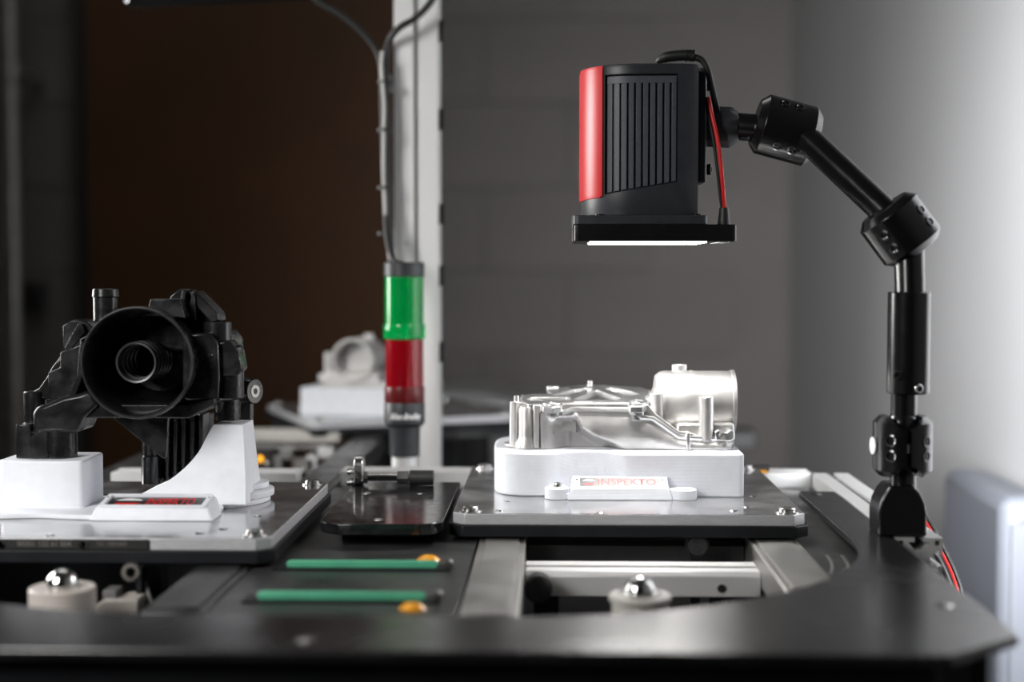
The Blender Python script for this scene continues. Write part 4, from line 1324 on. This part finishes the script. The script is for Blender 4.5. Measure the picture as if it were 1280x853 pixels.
# ------------------------------------------------------------------ clamp rod on the rounded plate
ax_y = 1.475
zr_ = .0040
X5 = lambda u: pt(u, 602, ax_y).x
rd = thing('stop_rod', (X5(490), ax_y, -.004), 'steel stop rod with round disc and black rubber end on the rounded plate', 'rod')
dz = 0
MB().prism(rrect(-.0115, -.008, .0115, .0225, .0112, 8), X5(444), X5(455), frame((0, ax_y, zr_), (0, 1, 0), (0, 0, 1))).build('disc_plate', m_steel, rd, bevel=.001)
MB().cyl((X5(455), ax_y, zr_), (X5(460), ax_y, zr_), .0065, n=6).build('hex_nut', m_steel, rd)
MB().cyl((X5(455), ax_y, zr_), (X5(515), ax_y, zr_), .0037).build('rod', m_chrome, rd)
MB().cyl((X5(497), ax_y, zr_), (X5(511), ax_y, zr_), .0072, n=6).build('hex_nut', m_steel, rd)
MB().cyl((X5(512), ax_y, zr_), (X5(542), ax_y, zr_), .0078, ch=.0006).build('rubber_end', m_rubber, rd)
for dv in (-.005, .006):
    screw('disc_screw', (X5(444), ax_y, zr_ + dv), (-1, 0, 0), .0042, .008, m_steel, rd)

# ------------------------------------------------------------------ far pallet with its own fixture and casting
src = V((.067, 1.437, 0))
for o, lb, dst, deg in ((palR, 'blurred steel pallet standing turned behind the stack light', V((-.262, 2.26, 0)), 23), (fixR, 'blurred white printed fixture on the far pallet behind the stack light', V((-.300, 2.26, 0)), 258), (cs, 'blurred silver casting on the far pallet behind the stack light', V((-.300, 2.26, 0)), 258)):
    c = copy_tree(o)
    c['label'] = lb
    base = V(o['_org'])
    ang = math.radians(deg)
    c.location = dst + Matrix.Rotation(ang, 3, 'Z') @ (base - src) + V((0, 0, ZO))
    c.rotation_euler = (0, 0, ang)
fs_ = thing('far_turntable', (-.245, 2.26, -.16), 'dark far conveyor deck below the turned far pallet', 'conveyor deck')
MB().prism(circ(-.235, 2.375, .225, 48), -.036, -.0215).build('deck', m_slide, fs_, bevel=.001)
MB().cyl((-.235, 2.375, -.16), (-.235, 2.375, -.0365), .08).build('pedestal', m_palblk, fs_)

def simple(name, cat, label, boxes, base):
    t = thing(name, base, label, cat)
    for nm, (u0, v0, u1, v1, d0, d1), m, bv in boxes:
        MB().uvbox(u0, v0, u1, v1, d0, d1).build(nm, m, t, bevel=bv)
    return t
t = thing('far_cross_plate', (-.43, 2.06, -.16), 'pale far cross plate with grey brackets below the silver far pallet edge', 'plate')
MB().uvbox(262, 541, 424, 553, 2.06, 2.12).build('plate', m_palebeige, t, bevel=.002)
MB().uvbox(262, 555, 410, 562, 2.07, 2.10).build('lower_edge', m_greymet, t, bevel=.001)
for (u0, v0, u1, v1, m) in ((398, 560, 417, 573, m_alumat), (350, 562, 365, 575, m_greymet), (343, 570, 352, 612, m_greymet), (366, 574, 392, 590, m_greymet), (384, 570, 396, 612, m_alumat), (322, 562, 342, 612, m_rubber)):
    MB().uvbox(u0, v0, u1, v1, 2.05, 2.09).build('bracket', m, t, bevel=.001)
MB().box((-.46, 2.075, -.16), (-.40, 2.095, -.05)).build('foot', m_palblk, t)
q = pt(325, 574, 2.045)
MB().lathe([(0, .004), (.004, .002), (.0045, 0), (0, 0)], axframe(q, (0, -1, 0)), 16).build('orange_indicator', m_led, t)
for (u, v) in ((369, 592), (379, 589), (334, 580)):
    MB().sphere(pt(u, v, 2.04), .0035, 10).build('bright_screw', m_chrome, t)

a, b2 = pt(549, 505, 2.75), pt(760, 505, 2.75)
t = thing('machine_cabinet', ((a.x + b2.x) / 2, 2.9, ZF), 'black blurred machine cabinet between the post and the silver casting', 'cabinet')
MB().box((a.x - .12, 2.8, ZF), (b2.x, 3.15, pt(600, 520, 2.8).z)).build('casing', m_rubber, t, bevel=.004)
MB().uvprism([(548, 489), (600, 491), (640, 500), (760, 505), (760, 512), (548, 512)], 2.80, 3.1).build('top_cover', m_grey, t, bevel=.003)
MB().uvbox(582, 506, 634, 516, 2.74, 2.78).build('pale_bar', m_alumat, t, bevel=.003)
MB().uvbox(566, 508, 576, 516, 2.75, 2.79).build('bar_end', m_grey, t, bevel=.002)
MB().uvbox(562, 526, 594, 545, 2.77, 2.799).build('grey_panel', m_greymet, t, bevel=.003)
MB().uvbox(604, 534, 622, 546, 2.78, 2.799).build('grey_panel', m_grey, t, bevel=.003)
MB().uvbox(612, 546, 640, 640, 2.78, 2.799).build('door_panel', m_grey, t, bevel=.002)
MB().uvbox(700, 539, 946, 562, 2.82, 2.90).build('black_boom', m_rubber, t, bevel=.004)
t = thing('orange_marker', (.245, 1.655, -.013), 'small orange reflector block on the aluminium profile beside the silver casting pallet', 'reflector')
q = pt(955, 593, 1.64)
MB().box((q.x - .0075, 1.635, -.0128), (q.x + .004, 1.65, pt(955, 589, 1.64).z)).build('reflector', m_orange, t, bevel=.002)
MB().box((q.x - .01, 1.651, -.0128), (q.x + .008, 1.66, -.006)).build('holder', m_rubber, t)

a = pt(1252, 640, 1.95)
t = thing('side_box', (XR - .05, 2.05, ZF), 'blue-grey box against the pale wall at the right edge of the photo', 'cabinet')
MB().box((a.x, 1.95, ZF), (XR - .004, 2.25, pt(1260, 622, 1.95).z)).build('casing', m_bluegrey, t, bevel=.02, seg=4)  # plain box filling in a blurred bluish patch by the wall
MB().box((a.x + .012, 1.942, -.8), (XR - .012, 1.9498, pt(1260, 655, 1.95).z)).build('door', m_bluegrey, t, bevel=.002)  # thin front sheet of the box

for o in bpy.data.objects:
    if '_org' in o:
        del o['_org']
